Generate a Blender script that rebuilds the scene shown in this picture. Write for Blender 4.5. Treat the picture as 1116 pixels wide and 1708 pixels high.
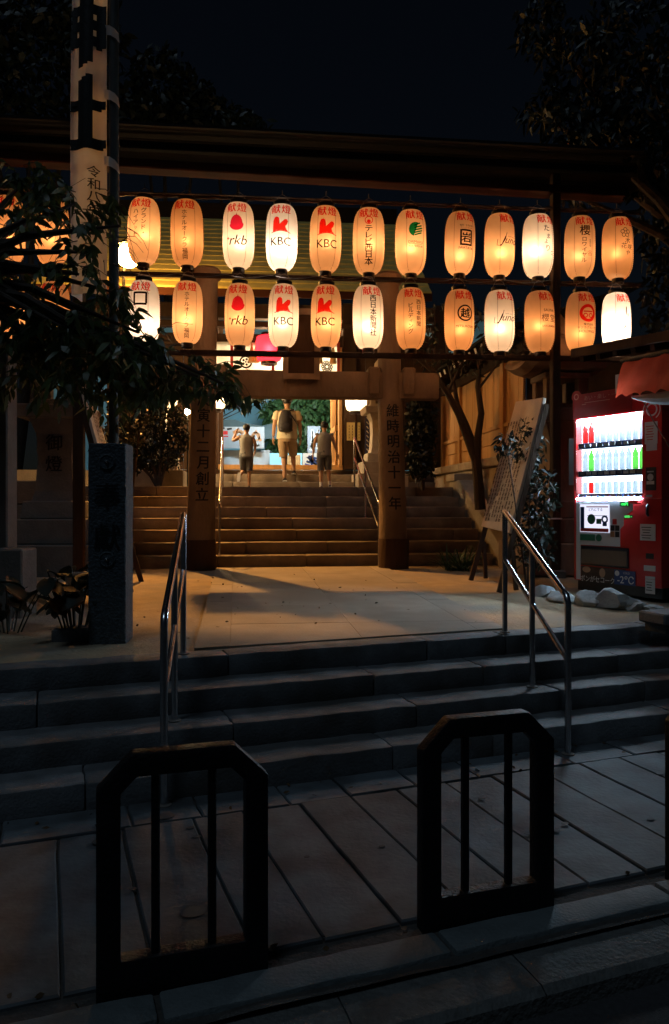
import bpy, bmesh, math, random
import numpy as np
from mathutils import Matrix, Vector, Euler, noise

for _o in list(bpy.data.objects):
    bpy.data.objects.remove(_o, do_unlink=True)
sc = bpy.context.scene
COL = sc.collection
R = math.radians

# ------------------------------------------------------------------ camera
FPX, CX, HY, EYE = 1280.0, 558.0, 842.0, 1.41
cam_d = bpy.data.cameras.new('camera')
cam_d.sensor_fit = 'VERTICAL'
cam_d.sensor_height = 36.0
cam_d.lens = 36.0 * FPX / 1708.0
cam_d.shift_y = -(854.0 - HY) / 1708.0
cam_d.clip_end = 500
cam_d.clip_start = 0.05
cam = bpy.data.objects.new('camera', cam_d)
cam.location = (0, 0, EYE)
cam.rotation_euler = (R(90), 0, 0)
COL.objects.link(cam)
sc.camera = cam

# ------------------------------------------------------------------ night sky, moon
SUN_EL, SUN_ROT = R(66), R(208)      # a high dim moon behind the viewer's left shoulder
w = bpy.data.worlds.new('World')
sc.world = w
w.use_nodes = True
nt = w.node_tree
nt.nodes.clear()
sky = nt.nodes.new('ShaderNodeTexSky')
sky.sky_type = 'NISHITA'
sky.sun_disc = False
sky.sun_elevation = SUN_EL
sky.sun_rotation = SUN_ROT
bg = nt.nodes.new('ShaderNodeBackground')
bg.inputs['Strength'].default_value = 0.0011
wo = nt.nodes.new('ShaderNodeOutputWorld')
nt.links.new(sky.outputs[0], bg.inputs['Color'])
nt.links.new(bg.outputs[0], wo.inputs['Surface'])
sun_d = bpy.data.lights.new('moon', 'SUN')
sun_d.energy = 0.20
sun_d.angle = R(14)
sun_d.color = (0.60, 0.80, 1.0)
sun = bpy.data.objects.new('moon', sun_d)
sun.rotation_euler = (R(24), 0, R(-28))
COL.objects.link(sun)

sc.view_settings.view_transform = 'Standard'
sc.view_settings.look = 'None'
sc.view_settings.exposure = 0
sc.view_settings.gamma = 1
sc.view_settings.use_curve_mapping = False
sc.cycles.use_denoising = True
sc.cycles.max_bounces = 8
sc.cycles.transparent_max_bounces = 12
sc.cycles.sample_clamp_indirect = 4.0
sc.cycles.caustics_reflective = False
sc.cycles.caustics_refractive = False

# ------------------------------------------------------------------ helpers
def W(px, py, d):
    """pixel of the 1116x1708 photograph and distance along the view -> place"""
    return Vector(((px - CX) / FPX * d, d, EYE + (HY - py) / FPX * d))

PM = {}

def props(o, label=None, cat=None, group=None, kind=None):
    if label: o['label'] = label
    if cat: o['category'] = cat
    if group: o['group'] = group
    if kind: o['kind'] = kind
    return o

def thing(name, label, cat, loc=(0, 0, 0), rz=0.0, group=None):
    o = bpy.data.objects.new(name, None)
    o.empty_display_size = 0.1
    o.location = loc
    o.rotation_euler = (0, 0, rz)
    COL.objects.link(o)
    props(o, label, cat, group)
    PM[o.name] = Matrix.Translation(Vector(loc)) @ Matrix.Rotation(rz, 4, 'Z')
    return o

def link(name, me, parent=None):
    o = bpy.data.objects.new(name, me)
    COL.objects.link(o)
    if parent is not None:
        o.parent = parent
        PM[o.name] = PM.get(parent.name, Matrix.Identity(4))
    return o

class B:
    def __init__(s):
        s.bm = bmesh.new()
    def box(s, c, size, rz=0.0, rot=None, taper=1.0):
        M = Matrix.Translation(Vector(c)) @ (rot if rot is not None else Matrix.Rotation(rz, 4, 'Z'))
        hx, hy, hz = size[0] / 2, size[1] / 2, size[2] / 2
        v = []
        for z, k in ((-hz, 1), (hz, taper)):
            for x, y in ((-hx, -hy), (hx, -hy), (hx, hy), (-hx, hy)):
                v.append(s.bm.verts.new(M @ Vector((x * k, y * k, z))))
        for f in ((3, 2, 1, 0), (4, 5, 6, 7), (0, 1, 5, 4), (1, 2, 6, 5), (2, 3, 7, 6), (3, 0, 4, 7)):
            s.bm.faces.new([v[i] for i in f])
        return s
    def beam(s, p, q, wd, ht, up=(0, 0, 1)):
        p, q = Vector(p), Vector(q)
        a = (q - p); L = a.length; a.normalize()
        b = a.cross(Vector(up)); b.normalize()
        c = b.cross(a)
        rot = Matrix((a, b, c)).transposed().to_4x4()
        return s.box((p + q) / 2, (L, wd, ht), rot=rot)
    def tube(s, pts, rad, n=8, cap=True):
        pts = [Vector(p) for p in pts]
        if not hasattr(rad, '__len__'): rad = [rad] * len(pts)
        t0 = (pts[1] - pts[0]).normalized()
        ref = Vector((0, 0, 1)) if abs(t0.z) < 0.9 else Vector((1, 0, 0))
        nx = t0.cross(ref).normalized()
        rings = []
        for i, p in enumerate(pts):
            if i == 0: t = (pts[1] - pts[0])
            elif i == len(pts) - 1: t = (pts[-1] - pts[-2])
            else: t = (pts[i + 1] - pts[i]).normalized() + (pts[i] - pts[i - 1]).normalized()
            t.normalize()
            nx = (nx - t * nx.dot(t)).normalized()
            ny = t.cross(nx)
            rings.append([s.bm.verts.new(p + (nx * math.cos(2 * math.pi * k / n) + ny * math.sin(2 * math.pi * k / n)) * rad[i]) for k in range(n)])
        for a, b in zip(rings, rings[1:]):
            for k in range(n):
                s.bm.faces.new((a[k], a[(k + 1) % n], b[(k + 1) % n], b[k]))
        if cap:
            s.bm.faces.new(list(reversed(rings[0])))
            s.bm.faces.new(rings[-1])
        return s
    def rings(s, rs, cap=True, n=None):
        """rs: list of lists of points, lofted"""
        vr = [[s.bm.verts.new(Vector(p)) for p in r] for r in rs]
        m = len(vr[0])
        for a, b in zip(vr, vr[1:]):
            for k in range(m):
                s.bm.faces.new((a[k], a[(k + 1) % m], b[(k + 1) % m], b[k]))
        if cap:
            s.bm.faces.new(list(reversed(vr[0]))); s.bm.faces.new(vr[-1])
        return s
    def lathe(s, prof, c=(0, 0, 0), n=24, cap=True):
        c = Vector(c)
        return s.rings([[c + Vector((r * math.cos(2 * math.pi * k / n), r * math.sin(2 * math.pi * k / n), z)) for k in range(n)] for r, z in prof], cap)
    def ell(s, c, r, nu=12, nv=8, rot=None):
        c = Vector(c)
        out = []
        for j in range(nv + 1):
            th = -math.pi / 2 + math.pi * (j + .02 if j == 0 else (j - .02 if j == nv else j)) / nv
            ring = []
            for k in range(nu):
                p = Vector((r[0] * math.cos(th) * math.cos(2 * math.pi * k / nu), r[1] * math.cos(th) * math.sin(2 * math.pi * k / nu), r[2] * math.sin(th)))
                ring.append(c + (rot @ p if rot is not None else p))
            out.append(ring)
        return s.rings(out)
    def prism(s, poly, vec):
        """poly: list of 3D points, extruded by vec"""
        vec = Vector(vec)
        a = [s.bm.verts.new(Vector(p)) for p in poly]
        b = [s.bm.verts.new(Vector(p) + vec) for p in poly]
        m = len(a)
        s.bm.faces.new(list(reversed(a))); s.bm.faces.new(b)
        for k in range(m):
            s.bm.faces.new((a[k], a[(k + 1) % m], b[(k + 1) % m], b[k]))
        return s
    def poly(s, pts):
        s.bm.faces.new([s.bm.verts.new(Vector(p)) for p in pts]); return s
    def cut_long(s, l=.2, cuts=9):
        bmesh.ops.subdivide_edges(s.bm, edges=[e for e in s.bm.edges if e.calc_length() > l], cuts=cuts, use_grid_fill=True)
        return s
    def jitter(s, a, sc_=3.0, seed=0):
        for v in s.bm.verts:
            v.co += Vector([noise.noise(v.co * sc_ + Vector((seed * 7.1 + k * 31.7, k * 13.3, seed))) for k in range(3)]) * a
        return s
    def bevel(s, wd, seg=1):
        bmesh.ops.bevel(s.bm, geom=[e for e in s.bm.edges], offset=wd, segments=seg, profile=.5, affect='EDGES', clamp_overlap=True)
        return s
    def build(s, name, m, parent=None, world=False, smooth=False, label=None, cat=None, group=None, kind=None, shade=35):
        bm = s.bm
        if world and parent is not None:
            bm.transform(PM[parent.name].inverted())
        bmesh.ops.recalc_face_normals(bm, faces=bm.faces)
        me = bpy.data.meshes.new(name)
        bm.to_mesh(me); bm.free()
        if smooth:
            me.polygons.foreach_set('use_smooth', [True] * len(me.polygons))
            if shade: me.set_sharp_from_angle(angle=R(shade))
        if m is not None: me.materials.append(m)
        o = link(name, me, parent)
        return props(o, label, cat, group, kind)

def copy_tree(o, parent=None):
    c = o.copy()
    COL.objects.link(c)
    if parent is not None: c.parent = parent
    for ch in list(o.children):
        copy_tree(ch, c)
    return c

# ------------------------------------------------------------------ materials
def mat(name, col, rough=.6, var=.2, scale=6., bump=0., bscale=50., metal=0., rand=0., stretch=(1, 1, 1), emit=0., spec=None, trans=0., col2=None, blotch=None, detail=5.):
    m = bpy.data.materials.new(name)
    m.use_nodes = True
    t = m.node_tree
    p = t.nodes['Principled BSDF']
    L = t.links.new
    tc = t.nodes.new('ShaderNodeTexCoord')
    mp = t.nodes.new('ShaderNodeMapping')
    mp.inputs['Scale'].default_value = stretch
    L(tc.outputs['Object'], mp.inputs[0])
    nz = t.nodes.new('ShaderNodeTexNoise')
    nz.inputs['Scale'].default_value = scale
    nz.inputs['Detail'].default_value = detail
    nz.inputs['Roughness'].default_value = .65
    L(mp.outputs[0], nz.inputs['Vector'])
    cr = t.nodes.new('ShaderNodeValToRGB')
    cr.color_ramp.elements[0].position = .28
    cr.color_ramp.elements[1].position = .74
    a = [c * (1 - var) for c in col]
    b = [min(1, c * (1 + var)) for c in (col2 or col)]
    cr.color_ramp.elements[0].color = (*a, 1)
    cr.color_ramp.elements[1].color = (*b, 1)
    L(nz.outputs['Fac'], cr.inputs[0])
    out = cr.outputs[0]
    if blotch:
        nb = t.nodes.new('ShaderNodeTexNoise')
        nb.inputs['Scale'].default_value = blotch[1]
        nb.inputs['Detail'].default_value = 3
        L(mp.outputs[0], nb.inputs['Vector'])
        rb = t.nodes.new('ShaderNodeValToRGB')
        rb.color_ramp.elements[0].position = .42
        rb.color_ramp.elements[1].position = .66
        L(nb.outputs['Fac'], rb.inputs[0])
        mb = t.nodes.new('ShaderNodeMix'); mb.data_type = 'RGBA'
        L(rb.outputs[0], mb.inputs['Factor'])
        L(out, mb.inputs['A'])
        mb.inputs['B'].default_value = (*blotch[0], 1)
        out = mb.outputs['Result']
    if rand:
        oi = t.nodes.new('ShaderNodeObjectInfo')
        mr = t.nodes.new('ShaderNodeMapRange')
        mr.inputs['To Min'].default_value = 1 - rand
        mr.inputs['To Max'].default_value = 1 + rand
        L(oi.outputs['Random'], mr.inputs['Value'])
        hs = t.nodes.new('ShaderNodeHueSaturation')
        L(mr.outputs[0], hs.inputs['Value'])
        L(out, hs.inputs['Color'])
        out = hs.outputs[0]
    L(out, p.inputs['Base Color'])
    p.inputs['Roughness'].default_value = rough
    p.inputs['Metallic'].default_value = metal
    if spec is not None: p.inputs['Specular IOR Level'].default_value = spec
    if emit:
        L(out, p.inputs['Emission Color'])
        p.inputs['Emission Strength'].default_value = emit
    if bump:
        n2 = t.nodes.new('ShaderNodeTexNoise')
        n2.inputs['Scale'].default_value = bscale
        n2.inputs['Detail'].default_value = 5
        L(mp.outputs[0], n2.inputs['Vector'])
        bp = t.nodes.new('ShaderNodeBump')
        bp.inputs['Strength'].default_value = bump
        bp.inputs['Distance'].default_value = .02
        L(n2.outputs['Fac'], bp.inputs['Height'])
        L(bp.outputs[0], p.inputs['Normal'])
    if trans:
        tr = t.nodes.new('ShaderNodeBsdfTranslucent')
        L(out, tr.inputs['Color'])
        mx = t.nodes.new('ShaderNodeMixShader')
        mx.inputs[0].default_value = trans
        L(p.outputs[0], mx.inputs[1]); L(tr.outputs[0], mx.inputs[2])
        L(mx.outputs[0], t.nodes['Material Output'].inputs['Surface'])
    return m

def glow(name, col, strength):
    m = bpy.data.materials.new(name); m.use_nodes = True
    t = m.node_tree; t.nodes.clear()
    e = t.nodes.new('ShaderNodeEmission')
    e.inputs[0].default_value = (*col, 1); e.inputs[1].default_value = strength
    o = t.nodes.new('ShaderNodeOutputMaterial')
    t.links.new(e.outputs[0], o.inputs[0])
    return m

def paper(name, col, fwd=.16):
    """lit lantern paper: light of the bulb inside comes through scattered and partly straight on"""
    m = bpy.data.materials.new(name); m.use_nodes = True
    t = m.node_tree; t.nodes.clear()
    L = t.links.new
    tc = t.nodes.new('ShaderNodeTexCoord')
    nz = t.nodes.new('ShaderNodeTexNoise'); nz.inputs['Scale'].default_value = 14
    nz.inputs['Detail'].default_value = 4
    L(tc.outputs['Object'], nz.inputs['Vector'])
    cr = t.nodes.new('ShaderNodeValToRGB')
    cr.color_ramp.elements[0].color = (*[c * .9 for c in col], 1)
    cr.color_ramp.elements[1].color = (*[min(1, c * 1.06) for c in col], 1)
    L(nz.outputs['Fac'], cr.inputs[0])
    tr = t.nodes.new('ShaderNodeBsdfTranslucent'); L(cr.outputs[0], tr.inputs[0])
    rf = t.nodes.new('ShaderNodeBsdfRefraction'); rf.inputs['IOR'].default_value = 1.35
    rf.inputs['Roughness'].default_value = 1.0
    L(cr.outputs[0], rf.inputs[0])
    mx = t.nodes.new('ShaderNodeMixShader'); mx.inputs[0].default_value = fwd
    L(tr.outputs[0], mx.inputs[1]); L(rf.outputs[0], mx.inputs[2])
    df = t.nodes.new('ShaderNodeBsdfDiffuse'); L(cr.outputs[0], df.inputs[0])
    m2 = t.nodes.new('ShaderNodeMixShader'); m2.inputs[0].default_value = .3
    L(mx.outputs[0], m2.inputs[1]); L(df.outputs[0], m2.inputs[2])
    o = t.nodes.new('ShaderNodeOutputMaterial')
    L(m2.outputs[0], o.inputs[0])
    return m

M = dict(
    stone=mat('step_granite', (.145, .158, .168), .75, .3, 9, .25, 70, rand=.15, blotch=((.075, .072, .066), 2.6)),
    stairstone=mat('stair_granite', (.23, .18, .13), .75, .25, 8, .25, 70, rand=.12, blotch=((.12, .09, .065), 1.8)),
    paver=mat('paver_stone', (.098, .118, .132), .7, .25, 7, .16, 40, rand=.18, blotch=((.045, .045, .046), 3.1)),
    kerb=mat('kerb_granite', (.13, .155, .16), .7, .2, 12, .3, 80, rand=.1),
    soil=mat('joint_soil', (.06, .055, .05), .95, .3, 20, .4, 60),
    asphalt=mat('asphalt', (.05, .05, .052), .85, .35, 60, .5, 200),
    gutter=mat('gutter_concrete', (.12, .125, .12), .8, .35, 14, .5, 60),
    sand=mat('packed_sand', (.36, .275, .17), .95, .22, 5, .5, 40, blotch=((.27, .23, .18), 1.6)),
    slab=mat('path_slab', (.32, .275, .215), .8, .15, 4, .2, 60, rand=.08, blotch=((.235, .20, .155), 1.4)),
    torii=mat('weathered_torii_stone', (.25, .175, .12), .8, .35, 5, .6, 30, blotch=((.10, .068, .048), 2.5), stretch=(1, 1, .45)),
    darkstone=mat('dark_granite', (.055, .075, .09), .55, .5, 45, .6, 60),
    inkcut=mat('carved_ink', (.006, .006, .007), .8, .1),
    brush=mat('black_ink', (.010, .008, .007), .7, .1),
    brown=mat('brown_ink', (.07, .03, .012), .7, .1),
    redink=mat('red_ink', (.62, .02, .012), .6, .06, trans=.45),
    pinkink=mat('pink_ink', (.72, .02, .06), .6, .06, trans=.45),
    greenink=mat('green_ink', (.01, .22, .09), .6, .06, trans=.3),
    goldink=mat('gold_ink', (.30, .13, .03), .6, .06),
    paleink=mat('pale_paper_print', (.75, .45, .2), .7, .05, trans=.5),
    blackmetal=mat('black_paint', (.007, .007, .008), .5, .4, 20, .35, 70, spec=.35),
    steel=mat('stainless_steel', (.62, .62, .63), .22, .08, 30, metal=1),
    oldwood=mat('dark_old_timber', (.05, .026, .014), .75, .35, 4, .4, 30, stretch=(1, 1, .15), spec=.2),
    beamwood=mat('beam_timber', (.055, .019, .008), .8, .35, 4, .3, 30, stretch=(.15, 1, 1), spec=.15),
    board=mat('fence_cedar', (.52, .29, .11), .65, .25, 5, .2, 30, rand=.12, stretch=(1, 1, .1)),
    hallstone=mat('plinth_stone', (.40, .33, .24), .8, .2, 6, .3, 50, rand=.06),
    roofdark=mat('dark_roof', (.014, .012, .011), .85, .3, 9, .2, 30, spec=.08),
    copper=mat('green_copper_roof', (.52, .47, .13), .55, .25, 5, .15, 30, rand=.12),
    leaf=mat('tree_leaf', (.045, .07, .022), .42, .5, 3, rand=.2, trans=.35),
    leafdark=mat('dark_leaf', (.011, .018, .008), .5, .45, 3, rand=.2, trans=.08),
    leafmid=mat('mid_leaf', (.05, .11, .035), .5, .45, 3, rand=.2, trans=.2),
    bark=mat('bark', (.055, .04, .03), .9, .4, 12, .6, 40, stretch=(1, 1, .3)),
    banner=mat('white_banner_cloth', (.80, .78, .74), .85, .05, 8, .15, 20, trans=.45),
    signwhite=mat('white_sign_board', (.66, .53, .43), .6, .1, 6, .1, 30),
    rock=mat('garden_rock', (.42, .42, .40), .85, .35, 6, .6, 18, rand=.2),
    vred=mat('red_vending_paint', (.62, .022, .022), .32, .08, 10),
    vwhite=mat('white_vending_paint', (.70, .70, .72), .4, .05),
    vdark=mat('dark_plastic', (.02, .02, .025), .4, .1),
    vblue=mat('blue_print', (.02, .06, .22), .4, .1),
    vgreen=mat('green_print', (.03, .18, .10), .5, .1),
    label=mat('white_print', (.72, .73, .74), .5, .06),
    redcloth=mat('red_awning_cloth', (.68, .075, .035), .7, .15, 6, .3, 12, trans=.2),
    greycloth=mat('grey_cloth', (.25, .28, .32), .8, .1, 6),
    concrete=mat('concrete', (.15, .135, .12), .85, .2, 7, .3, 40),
    white=mat('white_cloth', (.82, .80, .76), .85, .04, 6, .1, 20, trans=.5),
    whitewall=mat('white_paint', (.34, .36, .37), .8, .06, 3),
    redstrap=mat('red_cloth', (.35, .03, .02), .8, .1),
    tan=mat('tan_cord', (.38, .22, .08), .8, .2, 20),
    bluewall=mat('pale_blue_wall', (.26, .58, .74), .8, .12, 1.5, .1, 10),
    greyhill=mat('grey_green_tarp', (.07, .10, .10), .85, .2, 2),
    indigo=mat('indigo_sign', (.025, .03, .12), .6, .1),
    skin=mat('skin', (.50, .29, .18), .55, .08, 12),
    hair=mat('black_hair', (.012, .010, .009), .5, .3, 60),
    tshirt=mat('cream_shirt', (.70, .62, .45), .85, .06, 10, .2, 25),
    khaki=mat('khaki_shorts', (.42, .31, .19), .85, .1, 10, .2, 25),
    greyshirt=mat('grey_blue_shirt', (.27, .27, .26), .85, .1, 10, .2, 25),
    greyshort=mat('charcoal_shorts', (.12, .13, .145), .85, .1, 10, .2, 25),
    packcloth=mat('black_backpack_cloth', (.022, .02, .026), .6, .2, 20, .2, 40),
    ring=mat('black_lacquer', (.02, .012, .008), .3, .1),
    thread=mat('seam_thread', (.33, .16, .05), .8, .1),
    wire=mat('wire', (.20, .17, .15), .5, .1, metal=.5),
)

def ink(name, col, body):
    """print on lit paper: dyes the light that comes through the sheet"""
    m = bpy.data.materials.new(name); m.use_nodes = True
    t = m.node_tree; t.nodes.clear()
    a = t.nodes.new('ShaderNodeBsdfTransparent'); a.inputs[0].default_value = (*col, 1)
    d = t.nodes.new('ShaderNodeBsdfDiffuse'); d.inputs[0].default_value = (*[c * .6 for c in col], 1)
    x = t.nodes.new('ShaderNodeMixShader'); x.inputs[0].default_value = body
    o = t.nodes.new('ShaderNodeOutputMaterial')
    t.links.new(a.outputs[0], x.inputs[1]); t.links.new(d.outputs[0], x.inputs[2]); t.links.new(x.outputs[0], o.inputs[0])
    return m
for _k, _c, _b in (('redink', (.98, .030, .022), .12), ('redbold', (1.0, .13, .08), .04), ('pinkink', (.90, .03, .10), .25), ('greenink', (.01, .40, .16), .3), ('goldink', (.62, .26, .05), .3), ('browninkl', (.13, .035, .008), .4), ('brushl', (.03, .012, .006), .4)):
    M[_k] = ink('lantern_' + _k, _c, _b)
M['redprint'] = mat('red_print', (.55, .03, .03), .5, .06)
M['goldprint'] = mat('ochre_print', (.45, .22, .10), .5, .06)
M['clearglass'] = bpy.data.materials.new('clear_glass')
_m = M['clearglass']; _m.use_nodes = True
_t = _m.node_tree; _t.nodes.clear()
_a = _t.nodes.new('ShaderNodeBsdfTransparent'); _b = _t.nodes.new('ShaderNodeBsdfGlossy')
_b.inputs['Roughness'].default_value = .03
_f = _t.nodes.new('ShaderNodeFresnel'); _f.inputs[0].default_value = 1.2
_x = _t.nodes.new('ShaderNodeMixShader'); _q = _t.nodes.new('ShaderNodeOutputMaterial')
_t.links.new(_f.outputs[0], _x.inputs[0]); _t.links.new(_a.outputs[0], _x.inputs[1]); _t.links.new(_b.outputs[0], _x.inputs[2])
_t.links.new(_x.outputs[0], _q.inputs[0])

# ------------------------------------------------------------------ flat lettering (2D triangles laid onto surfaces)
_gc = {}
def glyph(body, bold=0.0, shear=0.0):
    key = (body, bold, shear)
    if key not in _gc:
        cu = bpy.data.curves.new('lettering', 'FONT')
        cu.body = body; cu.size = 1; cu.offset = bold; cu.shear = shear; cu.resolution_u = 3
        o = bpy.data.objects.new('lettering', cu)
        me = o.to_mesh()
        v = [(p.co.x, p.co.y) for p in me.vertices]
        f = [tuple(p.vertices) for p in me.polygons]
        o.to_mesh_clear()
        bpy.data.objects.remove(o); bpy.data.curves.remove(cu)
        if v:
            x0, x1 = min(a for a, b in v), max(a for a, b in v)
            y0, y1 = min(b for a, b in v), max(b for a, b in v)
            v = [(a - (x0 + x1) / 2, b - (y0 + y1) / 2) for a, b in v]
        _gc[key] = (v, f)
    return _gc[key]

def heavy(v, f, e):
    if e <= 0: return (v, f)
    V, F_, L_ = [], [], []
    for k, (dx, dy) in enumerate(((0, 0), (e, e * .6), (-e, -e * .6))):
        o = len(V)
        V += [(a + dx, c + dy) for a, c in v]; F_ += [tuple(i + o for i in q) for q in f]; L_ += [k] * len(v)
    return (V, F_, L_)

def ht(body, size, x=0, y=0, bold=0.0, shear=0.0, sx=1.0):
    v, f = glyph(body, 0.0, shear)
    return heavy([(x + a * size * sx, y + b * size) for a, b in v], f, bold * size)

def vt(body, size, x, ytop, pitch=None, bold=0.0, sx=1.0):
    """a vertical column of characters"""
    pitch = pitch or size * 1.02
    out = []
    for i, ch in enumerate(body):
        v, f = glyph(ch)
        if ch in 'ー':
            v = [(b, -a) for a, b in v]
        sz = size * (.8 if ch in 'ッャュョィ' else 1)
        out.append(heavy([(x + a * sz * sx, ytop - pitch * (i + .5) + b * sz) for a, b in v], f, bold * sz))
    return out

def disc(x, y, r, n=24, ry=None):
    ry = ry or r
    return ([(x + r * math.cos(2 * math.pi * k / n), y + ry * math.sin(2 * math.pi * k / n)) for k in range(n)], [tuple(range(n))])

def annulus(x, y, r0, r1, n=28, a0=0, a1=2 * math.pi):
    v, f = [], []
    full = abs(a1 - a0 - 2 * math.pi) < 1e-6
    m = n if full else n + 1
    for k in range(m):
        a = a0 + (a1 - a0) * k / n
        v += [(x + r0 * math.cos(a), y + r0 * math.sin(a)), (x + r1 * math.cos(a), y + r1 * math.sin(a))]
    for k in range(n):
        i, j = 2 * k, 2 * ((k + 1) % m)
        f.append((i, i + 1, j + 1, j))
    return (v, f)

def pg(pts):
    return (list(pts), [tuple(range(len(pts)))])

def rect(x, y, w_, h_):
    return pg([(x - w_ / 2, y - h_ / 2), (x + w_ / 2, y - h_ / 2), (x + w_ / 2, y + h_ / 2), (x - w_ / 2, y + h_ / 2)])

def stroke(pts, wd):
    """brush stroke of varying width"""
    v, f = [], []
    n = len(pts)
    for i, (x, y) in enumerate(pts):
        x0, y0 = pts[max(0, i - 1)]; x1, y1 = pts[min(n - 1, i + 1)]
        dx, dy = x1 - x0, y1 - y0
        l = math.hypot(dx, dy) or 1
        wq = wd * (.55 + .45 * math.sin(math.pi * (i + .6) / n))
        v += [(x - dy / l * wq, y + dx / l * wq), (x + dy / l * wq, y - dx / l * wq)]
    for i in range(n - 1):
        f.append((2 * i, 2 * i + 1, 2 * i + 3, 2 * i + 2))
    return (v, f)

def lay(glyphs, fn, name, m, parent, maxlen=None, thick=0.0, **kw):
    b = B()
    for g_ in glyphs:
        v, f = g_[0], g_[1]
        ly = g_[2] if len(g_) > 2 else [0] * len(v)
        vs = [b.bm.verts.new((x, y, k * .01)) for (x, y), k in zip(v, ly)]
        for q in f:
            try: b.bm.faces.new([vs[i] for i in q])
            except ValueError: pass
    bm = b.bm
    bmesh.ops.triangulate(bm, faces=bm.faces)
    if maxlen:
        for _ in range(4):
            es = [e for e in bm.edges if e.calc_length() > maxlen]
            if not es: break
            bmesh.ops.subdivide_edges(bm, edges=es, cuts=1)
            bmesh.ops.triangulate(bm, faces=[f for f in bm.faces if len(f.verts) > 3])
    for v in bm.verts:
        x, y, k = v.co.x, v.co.y, v.co.z / .01
        p = Vector(fn(x, y))
        if k > .5:
            n_ = (Vector(fn(x + .001, y)) - p).cross(Vector(fn(x, y + .001)) - p).normalized()
            p = p + n_ * (.0004 * k)
        v.co = p
    return b.build(name, m, parent, **kw)

def flat(origin, ux, uz):
    """map for lettering on a plane"""
    o, a, c = Vector(origin), Vector(ux), Vector(uz)
    return lambda x, y: o + a * x + c * y

# ------------------------------------------------------------------ foliage
rng = np.random.default_rng(11)

def clump(c, r, n, shell=.5):
    d = rng.normal(size=(n, 3)); d /= np.linalg.norm(d, axis=1)[:, None]
    rad = rng.random(n) ** (1 / 3) * (1 - shell) + shell * rng.random(n) ** .2
    return np.array(c) + d * rad[:, None] * np.array(r)

def foliage(name, pts, ln, wd, m, parent=None, droop=.5, spread=1.0, kind='stuff', world=False, dirs=None, **kw):
    n = len(pts)
    d = rng.normal(size=(n, 3)) * spread
    d[:, 2] -= droop * 1.6
    d /= np.linalg.norm(d, axis=1)[:, None]
    if dirs is not None: d = dirs
    side = np.cross(d, rng.normal(size=(n, 3))); side /= np.linalg.norm(side, axis=1)[:, None]
    nor = np.cross(d, side)
    L_ = (ln * (.6 + .8 * rng.random(n)))[:, None]; w_ = (wd * (.7 + .6 * rng.random(n)))[:, None]
    bend = np.array([0, 0, -1.0]) * L_ * .12 * droop
    P = np.stack([pts,
                  pts + d * L_ * .35 + side * w_ * .5 + nor * w_ * .15, pts + d * L_ * .35 - side * w_ * .5 + nor * w_ * .15,
                  pts + d * L_ * .7 + side * w_ * .36 + bend + nor * w_ * .1, pts + d * L_ * .7 - side * w_ * .36 + bend + nor * w_ * .1,
                  pts + d * L_ + bend * 2.2], axis=1).reshape(-1, 3)
    if world and parent is not None:
        P = P - np.array(PM[parent.name].translation)
    base = (np.arange(n) * 6)[:, None]
    tri = (base[:, :, None] + np.array([[0, 2, 1], [1, 2, 4], [1, 4, 3], [3, 4, 5]])[None]).reshape(-1)
    me = bpy.data.meshes.new(name)
    me.vertices.add(n * 6); me.vertices.foreach_set('co', P.astype(np.float32).ravel())
    me.loops.add(n * 12); me.loops.foreach_set('vertex_index', tri.astype(np.int32))
    me.polygons.add(n * 4); me.polygons.foreach_set('loop_start', np.arange(0, n * 12, 3, dtype=np.int32))
    me.update(calc_edges=True)
    me.materials.append(m)
    o = link(name, me, parent)
    return props(o, kind=kind, **kw)

# ================================================================== SETTING
YS, YU, YF = R(20.5), R(7.3), R(5.4)
cS, sS = math.cos(YS), math.sin(YS)
def S(u, v, z=0):
    return Vector((u * cS - v * sS, u * sS + v * cS, z))
def S_inv(x, y):
    return x * cS + y * sS, -x * sS + y * cS
UO = Vector((-.4545, 10.03, 0))
cU, sU = math.cos(YU), math.sin(YU)
def U(x, v, z=0):
    return UO + Vector((x * cU - v * sU, x * sU + v * cU, z))
def gz(x, y):
    v = S_inv(x, y)[1]
    t = min(1, max(0, (v - 4.7) / 4.5))
    return .51 + .085 * t

def root(name):
    o = bpy.data.objects.new(name, None); COL.objects.link(o)
    o['kind'] = 'structure'; PM[o.name] = Matrix.Identity(4)
    return o

def sheet(name, m, xs, ys, fz, keep=None, kind='structure', parent=None, uv=None, smooth=True):
    b = B(); V = {}
    for i, x in enumerate(xs):
        for j, y in enumerate(ys):
            p = uv(x, y) if uv else Vector((x, y, 0))
            V[i, j] = b.bm.verts.new((p.x, p.y, fz(p.x, p.y)))
    for i in range(len(xs) - 1):
        for j in range(len(ys) - 1):
            b.bm.faces.new((V[i, j], V[i + 1, j], V[i + 1, j + 1], V[i, j + 1]))
    return b.build(name, m, parent, smooth=smooth, kind=kind)

def lin(a, b, n):
    return [a + (b - a) * i / n for i in range(n + 1)]

rr = random.Random(5)
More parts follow.
